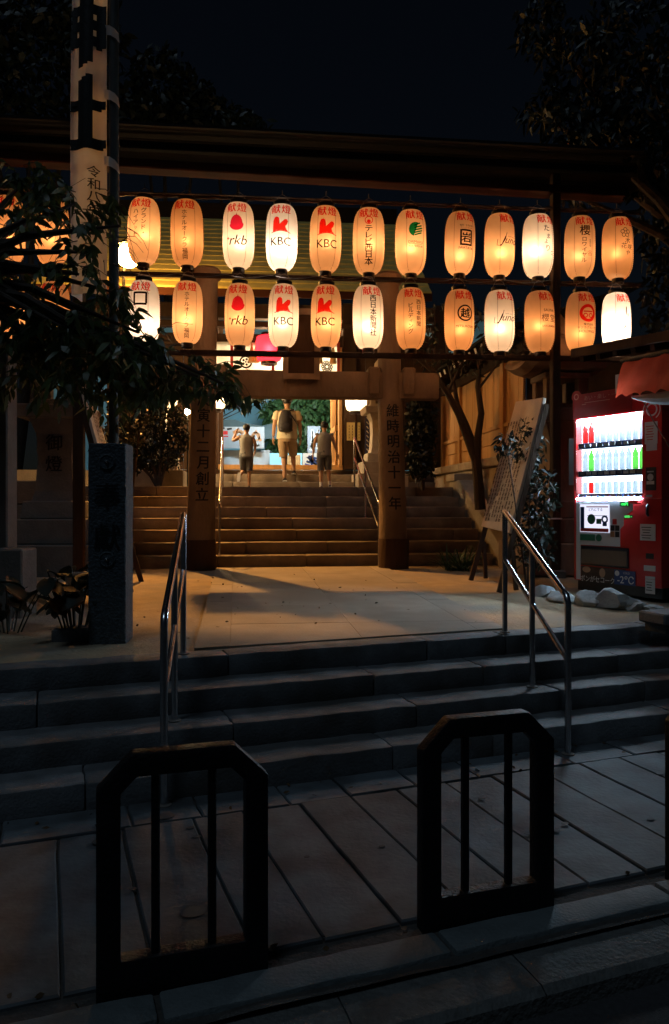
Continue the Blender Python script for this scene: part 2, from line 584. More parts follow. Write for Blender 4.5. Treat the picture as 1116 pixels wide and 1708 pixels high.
# --- far ground, road, gutter, kerb, pavers
b = B(); b.poly([(-150, -150, -.30), (150, -150, -.30), (150, 150, -.30), (-150, 150, -.30)])
b.build('ground', M['asphalt'], kind='structure')
sheet('road', M['asphalt'], lin(-8, 12, 60), lin(-6, 1.93, 30), lambda x, y: -.115 + .006 * noise.noise(Vector((x * 3, y * 3, 0))), uv=lambda u, v: S(u, v))
g = root('gutter')
u = -4.0
while u < 8:
    b = B()
    prof = [(1.93, -.20), (1.93, -.062), (1.955, -.045), (2.03, -.036), (2.13, -.032), (2.13, -.20)]
    b.prism([S(u, v, z) for v, z in prof], S(.595, 0))
    b.jitter(.006, 6, 1)
    b.build('gutter_stone', M['gutter'], g)
    u += .6
g = root('kerb')
for k in range(-6, 12):
    u0 = .298 + .91 * k
    b = B(); c = S(u0 + .45, 2.2)
    b.box((c.x, c.y, -.10 + rr.uniform(-.002, .002)), (.896, .128, .205), YS).bevel(.010, 2)
    b.cut_long(.3, 11).jitter(.003, 9, k).jitter(.003, 30, k)
    b.build('kerb_stone', M['kerb'], g, smooth=True)
pv = root('pavement')
sheet('joint_bed', M['soil'], lin(-4, 9, 80), lin(2.10, 3.78, 16), lambda x, y: -.016 + .008 * noise.noise(Vector((x * 9, y * 9, 3))), uv=lambda u, v: S(u, v), parent=pv)
js = [-3.0, -2.72, -2.45, -2.2, -1.92, -1.66, -1.4, -1.14, -.87, -.55, -.27, .038, .303, .608, .84, 1.115, 1.37, 1.62, 1.89, 2.16, 2.44, 2.71, 2.98, 3.25, 3.5, 3.78, 4.05, 4.35, 4.6, 4.9, 5.2]
def paver(u0, u1, v0, v1, g=.009):
    """one uneven paving stone, its outline wandering a little"""
    pts = []
    for (a, b_, n) in (((u0 + g / 2, v0 + g / 2), (u1 - g / 2, v0 + g / 2), 3), ((u1 - g / 2, v0 + g / 2), (u1 - g / 2, v1 - g / 2), 7), ((u1 - g / 2, v1 - g / 2), (u0 + g / 2, v1 - g / 2), 3), ((u0 + g / 2, v1 - g / 2), (u0 + g / 2, v0 + g / 2), 7)):
        for i in range(n):
            x = a[0] + (b_[0] - a[0]) * i / n; y = a[1] + (b_[1] - a[1]) * i / n
            pts.append((x + .006 * noise.noise(Vector((x * 14, y * 14, u0))), y + .006 * noise.noise(Vector((x * 14, y * 14, 9 + u0)))))
    z = rr.uniform(-.004, .004)
    b = B()
    cx = (u0 + u1) / 2; cy = (v0 + v1) / 2
    ins = [(x + (cx - x) * .035, y + (cy - y) * .012) for x, y in pts]
    b.rings([[S(x, y, -.05) for x, y in pts], [S(x, y, z - .006) for x, y in pts], [S(x, y, z) for x, y in ins]])
    b.build('paver', M['paver'], pv)
for a, c in zip(js, js[1:]):
    paver(a, c, 2.345, 3.455)
u = -3.0
while u < 5.2:
    l = rr.uniform(.3, .62); paver(u, u + l, 3.46, 3.715); u += l
b = B()
for k in range(26):       # old gum and drips on the pavers
    u, v, r_ = rr.uniform(-.9, 3.2), rr.uniform(2.4, 3.6), rr.choice([.012, .014, .018, .02, .045])
    q = [S(u + r_ * (1 + .25 * noise.noise(Vector((k, i, 0)))) * math.cos(i * math.pi / 8), v + r_ * .8 * math.sin(i * math.pi / 8), .0068) for i in range(16)]
    b.prism(q, (0, 0, .0008))
b.build('pavement_stains', mat('old_gum', (.045, .045, .046), .7, .3), pv, kind='stuff')

# --- front steps
fs = root('front_steps')
steps = [(4.535, .51, .20), (4.26, .382, .33), (3.985, .254, .33), (3.715, .126, .33)]
starts = [[-.35, 1.02, 2.35], [-.05, 1.85], [.92, 2.0, 3.0], [-.9, 1.72]]
for k, (v0, z, dp) in enumerate(steps):
    u = -3.4 + .3 * k
    cuts = [u]
    while u < 6.6:
        u += rr.uniform(.85, 1.35)
        cuts.append(u)
    for s_ in starts[k]:
        i = min(range(len(cuts)), key=lambda q: abs(cuts[q] - s_)); cuts[i] = s_
    cuts.sort()
    for a, c in zip(cuts, cuts[1:]):
        if c - a < .1: continue
        dz = rr.uniform(-.003, .003); dv = rr.uniform(-.004, .004)
        b = B(); ctr = S((a + c) / 2, v0 + dp / 2 + dv)
        hgt = .17 if k < 3 else .26
        b.box((ctr.x, ctr.y, z - hgt / 2 + dz), (c - a - .005, dp, hgt), YS).bevel(.012, 2)
        b.cut_long(.3, 13).jitter(.005, 5, k + a).jitter(.005, 22, k + a + 3)
        b.build('step_stone', M['stone'], fs, smooth=True)
b = B()
for k, (v0, z, dp) in enumerate(steps):
    pass
c = S(1.5, 4.45); b.box((c.x, c.y, .05), (10.5, .9, .14), YS)
c = S(1.5, 4.62); b.box((c.x, c.y, .22), (10.5, .55, .22), YS)
b.build('step_core', M['soil'], fs)

# --- landing of packed sand
def landz(x, y):
    return gz(x, y) + .006 * noise.noise(Vector((x * 2.2, y * 2.2, 0))) + .004 * noise.noise(Vector((x * 9, y * 9, 5)))
sheet('landing_ground', M['sand'], lin(-9, 12, 150), lin(4.71, 16, 110), landz, uv=lambda u, v: S(u, v))
# paved path up the middle
pp = root('path')
cols = [(-1.09, -.873), (-.87, .0), (.003, .87), (.873, 1.09)]
xo = .01
for ci, (a, c) in enumerate(cols):
    v = -.10
    while v > -5.6:
        l = .85 if ci in (1, 2) else .62
        b = B()
        poly = [(a + xo, v - l + .003), (c + xo, v - l + .003), (c + xo, v), (a + xo, v)]
        P = [U(x, q) for x, q in poly]
        # stop at the border stones of the top step
        Q = []
        for i in range(4):
            p, q = P[i], P[(i + 1) % 4]
            vp, vq = S_inv(p.x, p.y)[1] - 4.745, S_inv(q.x, q.y)[1] - 4.745
            if vp >= 0: Q.append(p)
            if vp * vq < 0: Q.append(p + (q - p) * (vp / (vp - vq)))
        if len(Q) >= 3:
            dz = rr.uniform(-.0015, .0015)
            b.prism([Vector((p.x, p.y, gz(p.x, p.y) - .03)) for p in Q], (0, 0, .043 + dz))
            b.build('paving_slab', M['slab'], pp)
        v -= l
# --- upper stairs
us = root('upper_stairs')
nos = [(0, .749), (.317, .906), (.635, 1.063), (.952, 1.22), (1.27, 1.377), (1.587, 1.534), (1.905, 1.691), (4.70, 1.848), (5.03, 2.005), (6.6, 2.16)]
for k, (v0, z) in enumerate(nos):
    dp = (nos[k + 1][0] - v0 + .05) if k < len(nos) - 1 else 3.0
    x = -3.3
    xe = 2.62 if k < 7 else 3.2
    cuts = [x]
    while x < xe:
        x += rr.uniform(.85, 1.5)
        cuts.append(min(x, xe))
    for a, c in zip(cuts, cuts[1:]):
        if c - a < .06: continue
        b = B(); ctr = U((a + c) / 2, v0 + dp / 2 + rr.uniform(-.004, .004))
        b.box((ctr.x, ctr.y, z - .10 + rr.uniform(-.002, .002)), (c - a - .006, dp, .20), YU).bevel(.009, 2)
        b.cut_long(.3, 9).jitter(.004, 5, k + a).jitter(.003, 20, k)
        b.build('step_stone', M['stairstone'], us, smooth=True)
b = B()
for k, (v0, z) in enumerate(nos[:7]):
    c = U(-.3, v0 + .03 + 2.5); b.box((c.x, c.y, z - .26), (5.8, 5, .12), YU)
b.build('step_core', M['soil'], us)
# sloping side wall of the stairs
b = B()
b.prism([U(2.66, -.25, .50), U(2.66, 2.3, .50), U(2.66, 2.3, 1.80), U(2.66, 1.75, 1.80), U(2.66, -.25, .80)], U(.24, 0) - U(0, 0))
b.bevel(.012, 1)
props(b.build('stair_cheek', M['hallstone']), 'sloping stone cheek wall closing the right side of the upper stairs', 'stair wall')
b = B(); c = U(2.8, 2.15); b.box((c.x, c.y, 1.85), (.34, .5, .12), YU).bevel(.01)
props(b.build('cap_stone', M['hallstone']), 'small square capstone on top of the sloping stair cheek wall', 'capstone')
# retaining walls to both sides and courtyard ground
def wallblocks(name, label, x0, x1, v, z0, z1, th, m, rows, lenr):
    t = thing(name, label, 'wall', (U((x0 + x1) / 2, v).x, U((x0 + x1) / 2, v).y, z0))
    h = (z1 - z0) / rows
    for r_ in range(rows):
        x = x0 - rr.uniform(0, .4)
        while x < x1:
            l = rr.uniform(*lenr); a, c = max(x, x0), min(x + l, x1)
            if c - a > .08:
                b = B(); ctr = U((a + c) / 2, v + rr.uniform(-.012, .012))
                b.box((ctr.x, ctr.y, z0 + h * (r_ + .5)), (c - a - .012, th, h - .012), YU).bevel(.012)
                b.build('stone_block', m, t, world=True)
            x += l
    return t
wallblocks('retaining_wall', 'dark stone retaining wall behind the left stone lantern', -9, -3.35, 1.2, .4, 1.75, .4, M['concrete'], 4, (.5, 1.0))
wallblocks('retaining_wall', 'dark stone retaining wall behind the right stone lantern', 2.95, 9, 1.9, .4, 1.75, .4, M['concrete'], 4, (.5, 1.0))
b = B()
for x0, x1, v0, v1, z in ((-30, 30, 7.0, 60, 2.155), (-30, -3.32, 1.42, 7.0, 1.74), (3.22, 30, 2.1, 7.0, 1.74)):
    P = [U(x0, v0, z), U(x1, v0, z), U(x1, v1, z), U(x0, v1, z)]
    b.prism([p - Vector((0, 0, 1.6)) for p in P], (0, 0, 1.6))
b.build('courtyard_ground', M['sand'], kind='structure')

# ================================================================== TORII
T0 = Vector((-.465, 9.78, .585))
t = thing('torii_gate', 'weathered stone torii with inscribed round columns at the foot of the upper stairs', 'torii', T0, R(5.5))
for sx in (-1, 1):
    b = B()
    n = 40
    rs = []
    for z, r_ in ((-.2, .185), (.0, .183), (.45, .179), (.8, .174), (1.3, .168), (1.9, .158), (2.5, .152), (3.2, .147), (3.66, .145)):
        cx = sx * (1.235 - .022 * z)
        rs.append([(cx + r_ * math.cos(2 * math.pi * k / n), r_ * math.sin(2 * math.pi * k / n), z) for k in range(n)])
    b.rings(rs).jitter(.006, 2.5, sx)
    col = b.build('column', M['torii'], t, smooth=True)
    b = B(); b.lathe([(.19, -.15), (.196, .0), (.197, .36), (.192, .39)], (sx * 1.232, 0, 0), 40)
    b.jitter(.004, 4, sx + 4)
    b.build('column_foot', M['oldwood'], t, smooth=True)
    txt, zt = ('戊寅十二月創立', 2.23) if sx < 0 else ('維時明治十一年', 2.12)
    gl = vt(txt, .175, 0, zt, .196, bold=.02)
    def cm(x, z, sx=sx):
        r_ = .1835 - .0115 * z + .008
        cx = sx * (1.235 - .022 * z)
        a = x / r_ + (.10 if sx < 0 else .03)
        return Vector((cx + r_ * math.sin(a), -r_ * math.cos(a), z))
    for g1 in gl:
        lay([g1], cm, 'carved_character', M['inkcut'], col, .025)
b = B(); b.box((.0, 0, 2.35), (3.62, .22, .335)).bevel(.02, 2).jitter(.010, 2, 3)
b.build('tie_beam', M['torii'], t, smooth=True)
for sx in (-1, 1):
    for q in (-1, 1):
        b = B(); b.box((sx * 1.19 + q * .225, 0, 2.40), (.15, .28, .36), taper=1.08).bevel(.02)
        b.jitter(.006, 3, sx + q); b.build('wedge', M['torii'], t)
for sx in (-1, 1):
    b = B(); b.lathe([(.150, 3.65), (.185, 3.68), (.185, 3.76), (.15, 3.80), (.02, 3.82)], (sx * (1.235 - .022 * 3.66), 0, 0), 32)
    b.build('column_cap', M['torii'], t, smooth=True)
b = B(); b.box((.03, -.20, 2.83), (.36, .08, .76), rot=Matrix.Rotation(R(10), 4, 'X')).bevel(.02)
pl = b.build('plaque', M['oldwood'], t)
b = B()
rot = Matrix.Rotation(R(10), 4, 'X')
for dx, dz, sxx, szz in ((-.195, 0, .065, .86), (.195, 0, .065, .86), (0, -.393, .325, .072), (0, .393, .325, .072)):
    c = Vector((.03, -.20, 2.83)) + rot @ Vector((dx, -.03, dz))
    b.box(c, (sxx, .14, szz), rot=rot)
b.build('plaque_frame', M['torii'], pl)

# ================================================================== LANTERN FRAME
TF = math.tan(YF)
def fp(px, py, off=0.0):
    d = (8.7 + off) / (1 - TF * (px - CX) / FPX)
    return W(px, py, d)
lf = thing('lantern_frame', 'dark timber frame with a narrow roof carrying two rows of paper lanterns', 'frame', (0, 8.7, .56), YF)
def fbeam(name, p, q, wd, ht, m, **kw):
    b = B(); b.beam(p, q, wd, ht); b.bevel(min(wd, ht) * .12)
    return b.build(name, m, lf, world=True, **kw)
for px, y0, wd in ((132, 238, .115), (926, 292, .095)):
    p = fp(px, y0); q = Vector((p.x, p.y, gz(p.x, p.y) - .05))
    b = B(); b.box((p + q) / 2, (wd, .11, p.z - q.z), YF).bevel(.008); b.build('post', M['oldwood'], lf, world=True)
    b = B(); b.box((q.x, q.y, q.z + .06), (wd + .1, .21, .16), YF).bevel(.015); b.build('post_footing', M['concrete'], lf, world=True)
b = B(); p = fp(926, 865); b.lathe([(.078, -.008), (.08, 0), (.078, .008)], p, 20); b.build('post_band', M['label'], lf, world=True)
for px, y0, y1, wd in ((360, 316, 594, .07), (722, 340, 594, .035), (1065, 348, 600, .035), (-70, 300, 590, .07)):
    fbeam('hanging_post', fp(px, y0), fp(px, y1), wd, .06, M['oldwood'])
b = B(); b.tube([fp(-90, 312), fp(360, 325), fp(722, 340), fp(1068, 353)], .009, 6); b.build('top_wire', M['wire'], lf, world=True)
b = B(); b.tube([fp(-90, 313, .04), fp(1068, 356, .04)], .018, 6); b.build('top_rail', M['oldwood'], lf, world=True)
for (ya, yb, nm) in ((318, 352, .0), (452, 474, .03)):
    b = B(); P_ = []
    for k in range(61):
        f = k / 60; p = fp(-90 + 1160 * f, ya + (yb - ya) * f - 3, -.03); p.z -= .035 * abs(math.sin(f * 15 * math.pi / 1.0)) ; P_.append(p)
    b.tube(P_, .0055, 5); b.build('power_cable', M['vdark'], lf, world=True)
fbeam('middle_rail', fp(-90, 450, .05), fp(1072, 476, .05), .05, .05, M['oldwood'])
fbeam('bottom_rail', fp(-90, 582, .05), fp(1072, 600, .05), .06, .062, M['oldwood'])
fbeam('lower_beam', fp(-120, 254), fp(1040, 325), .13, .10, M['beamwood'])
fbeam('lower_beam', fp(-120, 262, .5), fp(1040, 332, .5), .11, .07, M['beamwood'])
fbeam('upper_beam', fp(-120, 226), fp(1060, 286), .10, .085, M['roofdark'])
for px in (40, 190, 343, 540, 735, 905):
    yb = 254 + (px + 120) * .0612; yt = 226 + (px + 120) * .0508
    fbeam('strut', fp(px, yt + 6, .02), fp(px, yb - 6, .02), .035, .05, M['oldwood'])
# little roof on the frame, of boards
for k in range(7):
    a0, a1 = -.45 + k * .17, -.45 + (k + 1) * .17 - .008
    z = lambda o: (.10 if o > 0 else .10) - abs(o - .15) * .32 + .12
    p0, p1 = fp(-140, 226, a0), fp(1075, 287, a0)
    q0, q1 = fp(-140, 226, a1), fp(1075, 287, a1)
    p0.z = p1.z = 0; q0.z = q1.z = 0
    zl, zr = fp(-140, 226).z, fp(1075, 287).z
    b = B()
    pts = [Vector((p0.x, p0.y, zl + z(a0))), Vector((p1.x, p1.y, zr + z(a0))), Vector((q1.x, q1.y, zr + z(a1))), Vector((q0.x, q0.y, zl + z(a1)))]
    b.prism(pts, (0, 0, .03)); b.build('roof_board', M['roofdark'], lf, world=True)
b = B(); p = fp(917, 308); q = fp(917, 345); b.beam(p, q, .06, .03); b.build('bracket_plate', M['concrete'], lf, world=True)

# ================================================================== PAPER LANTERNS
LH, LR = .74, .180
def lprof(z):
    tt = min(1, abs(2 * z / LH))
    e = .086 if z > 0 else .066
    return e + (LR - e) * (1 - tt ** 3.4) ** .52
def lmap(phi, off=.005):
    def f(x, z):
        r_ = lprof(z) + off
        a = phi + x / max(r_, .12)
        return Vector((r_ * math.sin(a), -r_ * math.cos(a), z))
    return f
PAPER = {'w': paper('lantern_paper_white', (.92, .86, .76)), 'o': paper('lantern_paper_orange', (.93, .72, .47)), 'm': paper('lantern_paper_cream', (.93, .78, .58))}
def shell_mesh():
    b = B(); n, hoops = 40, 30
    prof = []
    for i in range(hoops * 2 + 1):
        z = -LH / 2 + LH * i / (hoops * 2)
        prof.append((lprof(z) + (.0034 if i % 2 else -.0020), z))
    b.lathe(prof, (0, 0, 0), n, cap=False)
    return b
SHELLS = {}
for k in PAPER:
    b = shell_mesh()
    o = b.build('paper_shell', PAPER[k], None, smooth=True, shade=0)
    SHELLS[k] = o.data; bpy.data.objects.remove(o)
def one(b, name, m, smooth=True):
    o = b.build(name, m, None, smooth=smooth); me = o.data; bpy.data.objects.remove(o); return me
b = B(); b.lathe([(.082, LH / 2 - .012), (.094, LH / 2 - .012), (.097, LH / 2 + .04), (.085, LH / 2 + .04), (.082, LH / 2 - .012)], (0, 0, 0), 28, cap=False)
TOPRING = one(b, 'top_ring', M['ring'])
b = B(); b.lathe([(.056, -LH / 2 + .010), (.070, -LH / 2 + .010), (.072, -LH / 2 - .050), (.062, -LH / 2 - .052), (.056, -LH / 2 + .010)], (0, 0, 0), 28, cap=False)
BOTRING = one(b, 'bottom_ring', M['ring'])
b = B(); b.tube([(lprof(z) * 0, -(lprof(z) + .003), z) for z in lin(-LH / 2 + .01, LH / 2 - .01, 18)], .0022, 4)
SEAM = one(b, 'seam', M['thread'])
b = B()
b.tube([(-.085, 0, LH / 2 + .03), (-.05, 0, LH / 2 + .11), (0, 0, LH / 2 + .14), (.05, 0, LH / 2 + .11), (.085, 0, LH / 2 + .03)], .004, 5)
b.tube([(0, 0, LH / 2 + .13), (0, 0, LH / 2 + .19)], .005, 5)
HANG = one(b, 'hanger', M['wire'])
b = B(); b.ell((0, 0, -.03), (.028, .028, .045), 10, 8); BULB = one(b, 'bulb', None)

def kenwa(y=.278):
    a = ht('献', .114, -.061, y, bold=.020); c = ht('燈', .114, .061, y, bold=.018)
    return [a, c]
HEART = []          # plain two-lobed red emblem
def twolobe(x, y, s_):
    """plain two-lobed emblem with an arched foot line"""
    p = [(-.82, -.62), (-.80, -.1), (-.78, .45), (-.62, .80), (-.40, .88), (-.20, .74), (-.14, .42), (-.12, .12), (.12, .36), (.38, .62), (.62, .62), (.72, .42), (.62, .12), (.44, -.08), (.52, -.34), (.74, -.62), (.4, -.50), (0, -.46), (-.4, -.50)]
    return [pg([(x + a * s_, y + c * s_) for a, c in p]), stroke([(x + s_ * (-1.0 + .2 * k), y + s_ * (-.72 + .20 * math.sin(math.pi * k / 10))) for k in range(11)], .05 * s_)]
def dome(x, y, s_):
    return [pg([(x + s_ * .62 * math.cos(a) * (1 if math.sin(a) > 0 else 1.15), y + s_ * (.9 * math.sin(a) if math.sin(a) > 0 else .62 * math.sin(a))) for a in lin(0, 2 * math.pi, 40)[:-1]]),
            pg([(x - .05 * s_, y + .85 * s_), (x + .05 * s_, y + .85 * s_), (x + .02 * s_, y + 1.15 * s_)])]
def rounded(x, y, w_, h_, r_):
    p = []
    for cx, cy, a0 in ((w_ / 2 - r_, h_ / 2 - r_, 0), (-w_ / 2 + r_, h_ / 2 - r_, 90), (-w_ / 2 + r_, -h_ / 2 + r_, 180), (w_ / 2 - r_, -h_ / 2 + r_, 270)):
        for i in range(5):
            a = R(a0 + 22.5 * i); p.append((x + cx + r_ * math.cos(a), y + cy + r_ * math.sin(a)))
    return p
def flower(x, y, r_):
    o = []
    for k in range(5):
        a = R(90 + 72 * k); o.append(annulus(x + r_ * .6 * math.cos(a), y + r_ * .6 * math.sin(a), r_ * .30, r_ * .40, 14))
    return o
def L_rkb():
    return {'pinkink': dome(0, .085, .115), 'browninkl': [ht('rkb', .155, .02, -.095, bold=.012, shear=.25)], 'redink': [rect(-.10, -.075, .035, .008), rect(-.10, -.075, .008, .035)]}
def L_kbc():
    return {'redink': twolobe(0, .085, .115), 'brushl': [ht('KBC', .132, 0, -.095, bold=.012)]}
def L_okura():
    return {'browninkl': vt('ホテルオークラ福岡', .062, .0, .215, .061, bold=.012)}
def L_hyatt():
    return {'browninkl': vt('グランド・', .066, .04, .215, .064, bold=.012) + vt('ハイアット', .066, -.05, .205, .064, bold=.012)}
def L_tv():
    return {'redink': [annulus(0, .185, .038, .047), disc(0, .17, .022), rect(0, .235, .008, .03)] , 'brushl': vt('テレビ西日本', .085, .0, .125, .073, bold=.02, sx=1.15)}
def L_daimaru():
    gr = [pg([(.0 + .085 * math.cos(a), .10 + .085 * math.sin(a)) for a in lin(R(70), R(250), 20)])]
    for k in range(5):
        y0 = .035 + k * .028
        x1 = math.sqrt(max(.0004, .085 ** 2 - (y0 + .02 - .10) ** 2))
        gr.append(pg([(-.02, y0 - .012), (x1, y0 + .022), (x1, y0 + .040), (-.02, y0 + .006)]))
    return {'greenink': gr, 'browninkl': [ht('DAIMARU', .042, .0, -.045, bold=.004), rect(0, -.07, .17, .004), ht('大丸 福岡天神', .028, 0, -.095, bold=.004)]}
def L_iwataya():
    return {'brushl': [rect(-.068, .02, .022, .19), rect(.068, .02, .022, .19), rect(0, .106, .114, .022), rect(0, -.066, .114, .022), ht('岩', .125, 0, .02, bold=.03)],
            'browninkl': [ht('IWATAYA', .042, 0, -.105, bold=.006), ht('福岡・生活応援', .024, 0, .165), ht('ファッション館', .022, 0, .137)]}
def L_juno():
    return {'browninkl': [ht('Juno', .125, 0, .0, bold=.002, shear=.45), stroke([(-.15, .02), (-.16, -.05), (-.11, -.06), (-.06, .02), (-.04, .1)], .004), ht('ROYAL HALL', .018, .03, .055)]}
def L_tamayori():
    return {'brushl': [ht('た', .085, -.01, .165, bold=.02), ht('ま', .07, .015, .07, bold=.01), ht('よ', .062, -.02, .005, bold=.01), ht('り', .085, .005, -.07, bold=.012)], 'redink': [annulus(.075, -.12, .018, .024, 16)]}
def L_royal():
    return {'browninkl': [ht('櫻', .135, -.01, .155, bold=.018)] + vt('ロワイヤル', .065, -.02, .075, .062, bold=.014) + vt('結婚式場', .022, .055, .05, .024), 'goldink': flower(.055, -.12, .035)}
def L_hana():
    return {'browninkl': flower(-.01, .14, .062), 'brushl': [ht('木', .075, .015, .045, bold=.004, shear=.2), ht('花', .075, -.03, -.02, bold=.004, shear=.2), ht('咲', .07, .05, -.03, bold=.004, shear=.2), ht('や', .065, .02, -.10, bold=.004, shear=.2)]}
def L_shimbun():
    return {'brushl': vt('西日本新聞社', .085, .0, .225, .079, bold=.022)}
def L_bldg():
    return {'browninkl': vt('西日本新聞', .066, .055, .20, .066, bold=.014) + vt('ビルディング', .066, -.045, .155, .062, bold=.014)}
def L_mitsu():
    return {'brushl': [annulus(0, .055, .082, .10, 36), ht('越', .125, 0, .055, bold=.03), ht('MITSUKOSHI', .042, 0, -.105, bold=.010)]}
def L_sauna():
    return {'goldink': [ht('SAUNA', .045, 0, .105, bold=.002), ht('SAKURADO', .036, .0, -.085, bold=.004)], 'browninkl': [ht('櫻', .10, -.055, .015, bold=0), ht('堂', .10, .055, .015, bold=0)]}
def L_holding():
    return {'redink': [annulus(0, .08, .072, .11, 36), annulus(-.035, .05, .018, .03, 16), annulus(.035, .05, .018, .03, 16), rect(0, .10, .12, .014)],
            'browninkl': [ht('株式会社', .034, .01, -.06, bold=.006), ht('サクラグループ', .038, 0, -.10, bold=.010), ht('HOLDINGS', .044, 0, -.145, bold=.012)]}
def L_shira():
    return {'brushl': [stroke([(.0, .16), (-.005, .08), (.01, .05)], .008), stroke([(.04, .08), (.02, .02), (.05, -.02), (.03, -.05)], .006), stroke([(-.03, -.06), (-.02, -.10), (-.045, -.11)], .012), stroke([(.05, -.08), (.035, -.13), (.06, -.15)], .005)]}
def L_kuchi():
    return {'brushl': [annulus(0, .14, .0, .0001), rect(0, .20, .15, .024), rect(-.07, .13, .024, .15), rect(.07, .14, .024, .13), rect(0, .07, .15, .024)]}
def L_none():
    return {}
LANT = [  # px, top, bottom, paper, power, colour, text turn, print, label
    (15, 330, 438, 'o', 2.2, 'w', .1, L_none, 'paper lantern half hidden by leaves at the very left end of the upper row'),
    (87, 332, 442, 'o', 2.2, 'w', .1, L_none, 'paper lantern behind the leaves, left of the white banner in the upper row'),
    (240, 333, 441, 'm', 2.8, 'w', .0, L_hyatt, 'lit lantern with two katakana columns directly above the bright floodlight'),
    (312, 336, 445, 'o', 1.9, 'w', .05, L_okura, 'upper lit lantern with one thin brown katakana column ending in two kanji'),
    (398, 341, 448, 'm', 4.0, 'n', -.05, L_rkb, 'upper whitish lantern with pink dome emblem over the letters rkb'),
    (470, 344, 451, 'w', 5.5, 'n', 0, L_kbc, 'brightest white lantern reading KBC under a red emblem, upper row'),
    (543, 347, 454, 'm', 2.6, 'w', .15, L_kbc, 'orange lantern reading KBC in the upper row beside the television lantern'),
    (615, 350, 457, 'm', 2.6, 'w', .0, L_tv, 'upper lantern with a heavy katakana column below a small round red emblem'),
    (685, 353, 458, 'm', 2.9, 'w', .25, L_daimaru, 'lantern with a green striped round logo and DAIMARU beneath it'),
    (767, 356, 458, 'm', 2.3, 'w', .28, L_iwataya, 'lantern with a black square crest and IWATAYA beneath it'),
    (833, 359, 461, 'm', 3.0, 'w', .52, L_juno, 'upper of the two lanterns with slanted Juno lettering'),
    (897, 360, 463, 'm', 4.6, 'n', .42, L_tamayori, 'bright white lantern with loose black kana beside the tall right post, upper row'),
    (967, 363, 464, 'm', 2.1, 'w', .12, L_royal, 'upper lantern with one large brown kanji over a katakana column'),
    (1030, 365, 466, 'o', 2.0, 'w', .22, L_hana, 'lantern with a five petal flower outline at the right end of the upper row'),
    (15, 466, 570, 'o', 2.0, 'w', .1, L_none, 'paper lantern buried in leaves at the very left end of the lower row'),
    (90, 472, 576, 'o', 2.0, 'w', .1, L_none, 'lower row lantern with only its red top characters showing above the leaves'),
    (240, 470, 576, 'w', 4.5, 'n', 0, L_kuchi, 'white lantern with a thick black square character just below the floodlight'),
    (313, 471, 573, 'm', 2.9, 'w', .1, L_okura, 'lower lit lantern with a thin brown katakana column partly covered by leaf tips'),
    (400, 475, 577, 'm', 2.6, 'w', .0, L_rkb, 'lower orange lantern with pink dome emblem over the letters rkb'),
    (473, 476, 579, 'm', 3.1, 'n', .05, L_kbc, 'lower row KBC lantern next to the lower rkb lantern'),
    (544, 477, 580, 'm', 2.6, 'w', -.02, L_kbc, 'lower row KBC lantern directly above the torii plaque'),
    (614, 478, 582, 'm', 4.2, 'n', .28, L_shimbun, 'lower white lantern with one heavy black column of six kanji'),
    (685, 482, 583, 'o', 1.9, 'w', .15, L_bldg, 'orange lantern with a kanji column and a katakana column above the right torii column'),
    (766, 485, 585, 'o', 2.1, 'w', .28, L_mitsu, 'lantern with a black ring crest and MITSUKOSHI beneath it'),
    (833, 486, 587, 'm', 3.2, 'n', .32, L_juno, 'lower of the two lanterns with slanted Juno lettering'),
    (900, 487, 588, 'o', 1.9, 'w', .45, L_sauna, 'orange lantern reading SAUNA and SAKURADO around two thin kanji'),
    (968, 489, 587, 'o', 2.1, 'w', .2, L_holding, 'lantern with a red round emblem above the word HOLDINGS'),
    (1028, 490, 585, 'w', 14.0, 'n', .4, L_shira, 'overexposed white lantern at the lower right corner above the kiosk roof edge'),
]
BC = {'w': (1.0, .425, .165), 'n': (1.0, .72, .52)}
rl = random.Random(3)
for (px, y0, y1, pk, pw, bc, phi, fn, label) in LANT:
    c = fp(px, (y0 + y1) / 2)
    t = thing('paper_lantern', label, 'lantern', c, YF * .0 + rl.uniform(-.05, .05), 'donated paper lanterns hanging in two rows')
    t.rotation_euler = (R(rl.uniform(-1.2, 1.2)), R(rl.uniform(-1.2, 1.2)), rl.uniform(-.04, .04))
    s_ = (y1 - y0) * c.y / FPX / LH
    t.scale = (s_, s_, s_)
    link('paper_shell', SHELLS[pk], t)
    link('top_ring', TOPRING, t); link('bottom_ring', BOTRING, t); link('hanger', HANG, t)
    for k in range(5):
        o = link('seam', SEAM, t); o.rotation_euler = (0, 0, phi + .55 + 2 * math.pi * k / 5 + rl.uniform(-.12, .12))
    lay(kenwa(), lmap(phi), 'lettering', M['redbold'], t, .03)
    for mk, gl in fn().items():
        off = .0075 if mk == 'paleink' else .005
        lay(gl, lmap(phi, off), 'lettering', M[mk], t, .03)
    ld = bpy.data.lights.new('bulb', 'POINT')
    ld.energy = pw * 1.12; ld.color = BC[bc]; ld.shadow_soft_size = .04
    lo = bpy.data.objects.new('bulb', ld); COL.objects.link(lo); lo.parent = t; lo.location = (rl.uniform(-.02, .02), rl.uniform(-.02, .02), rl.uniform(-.15, -.04))

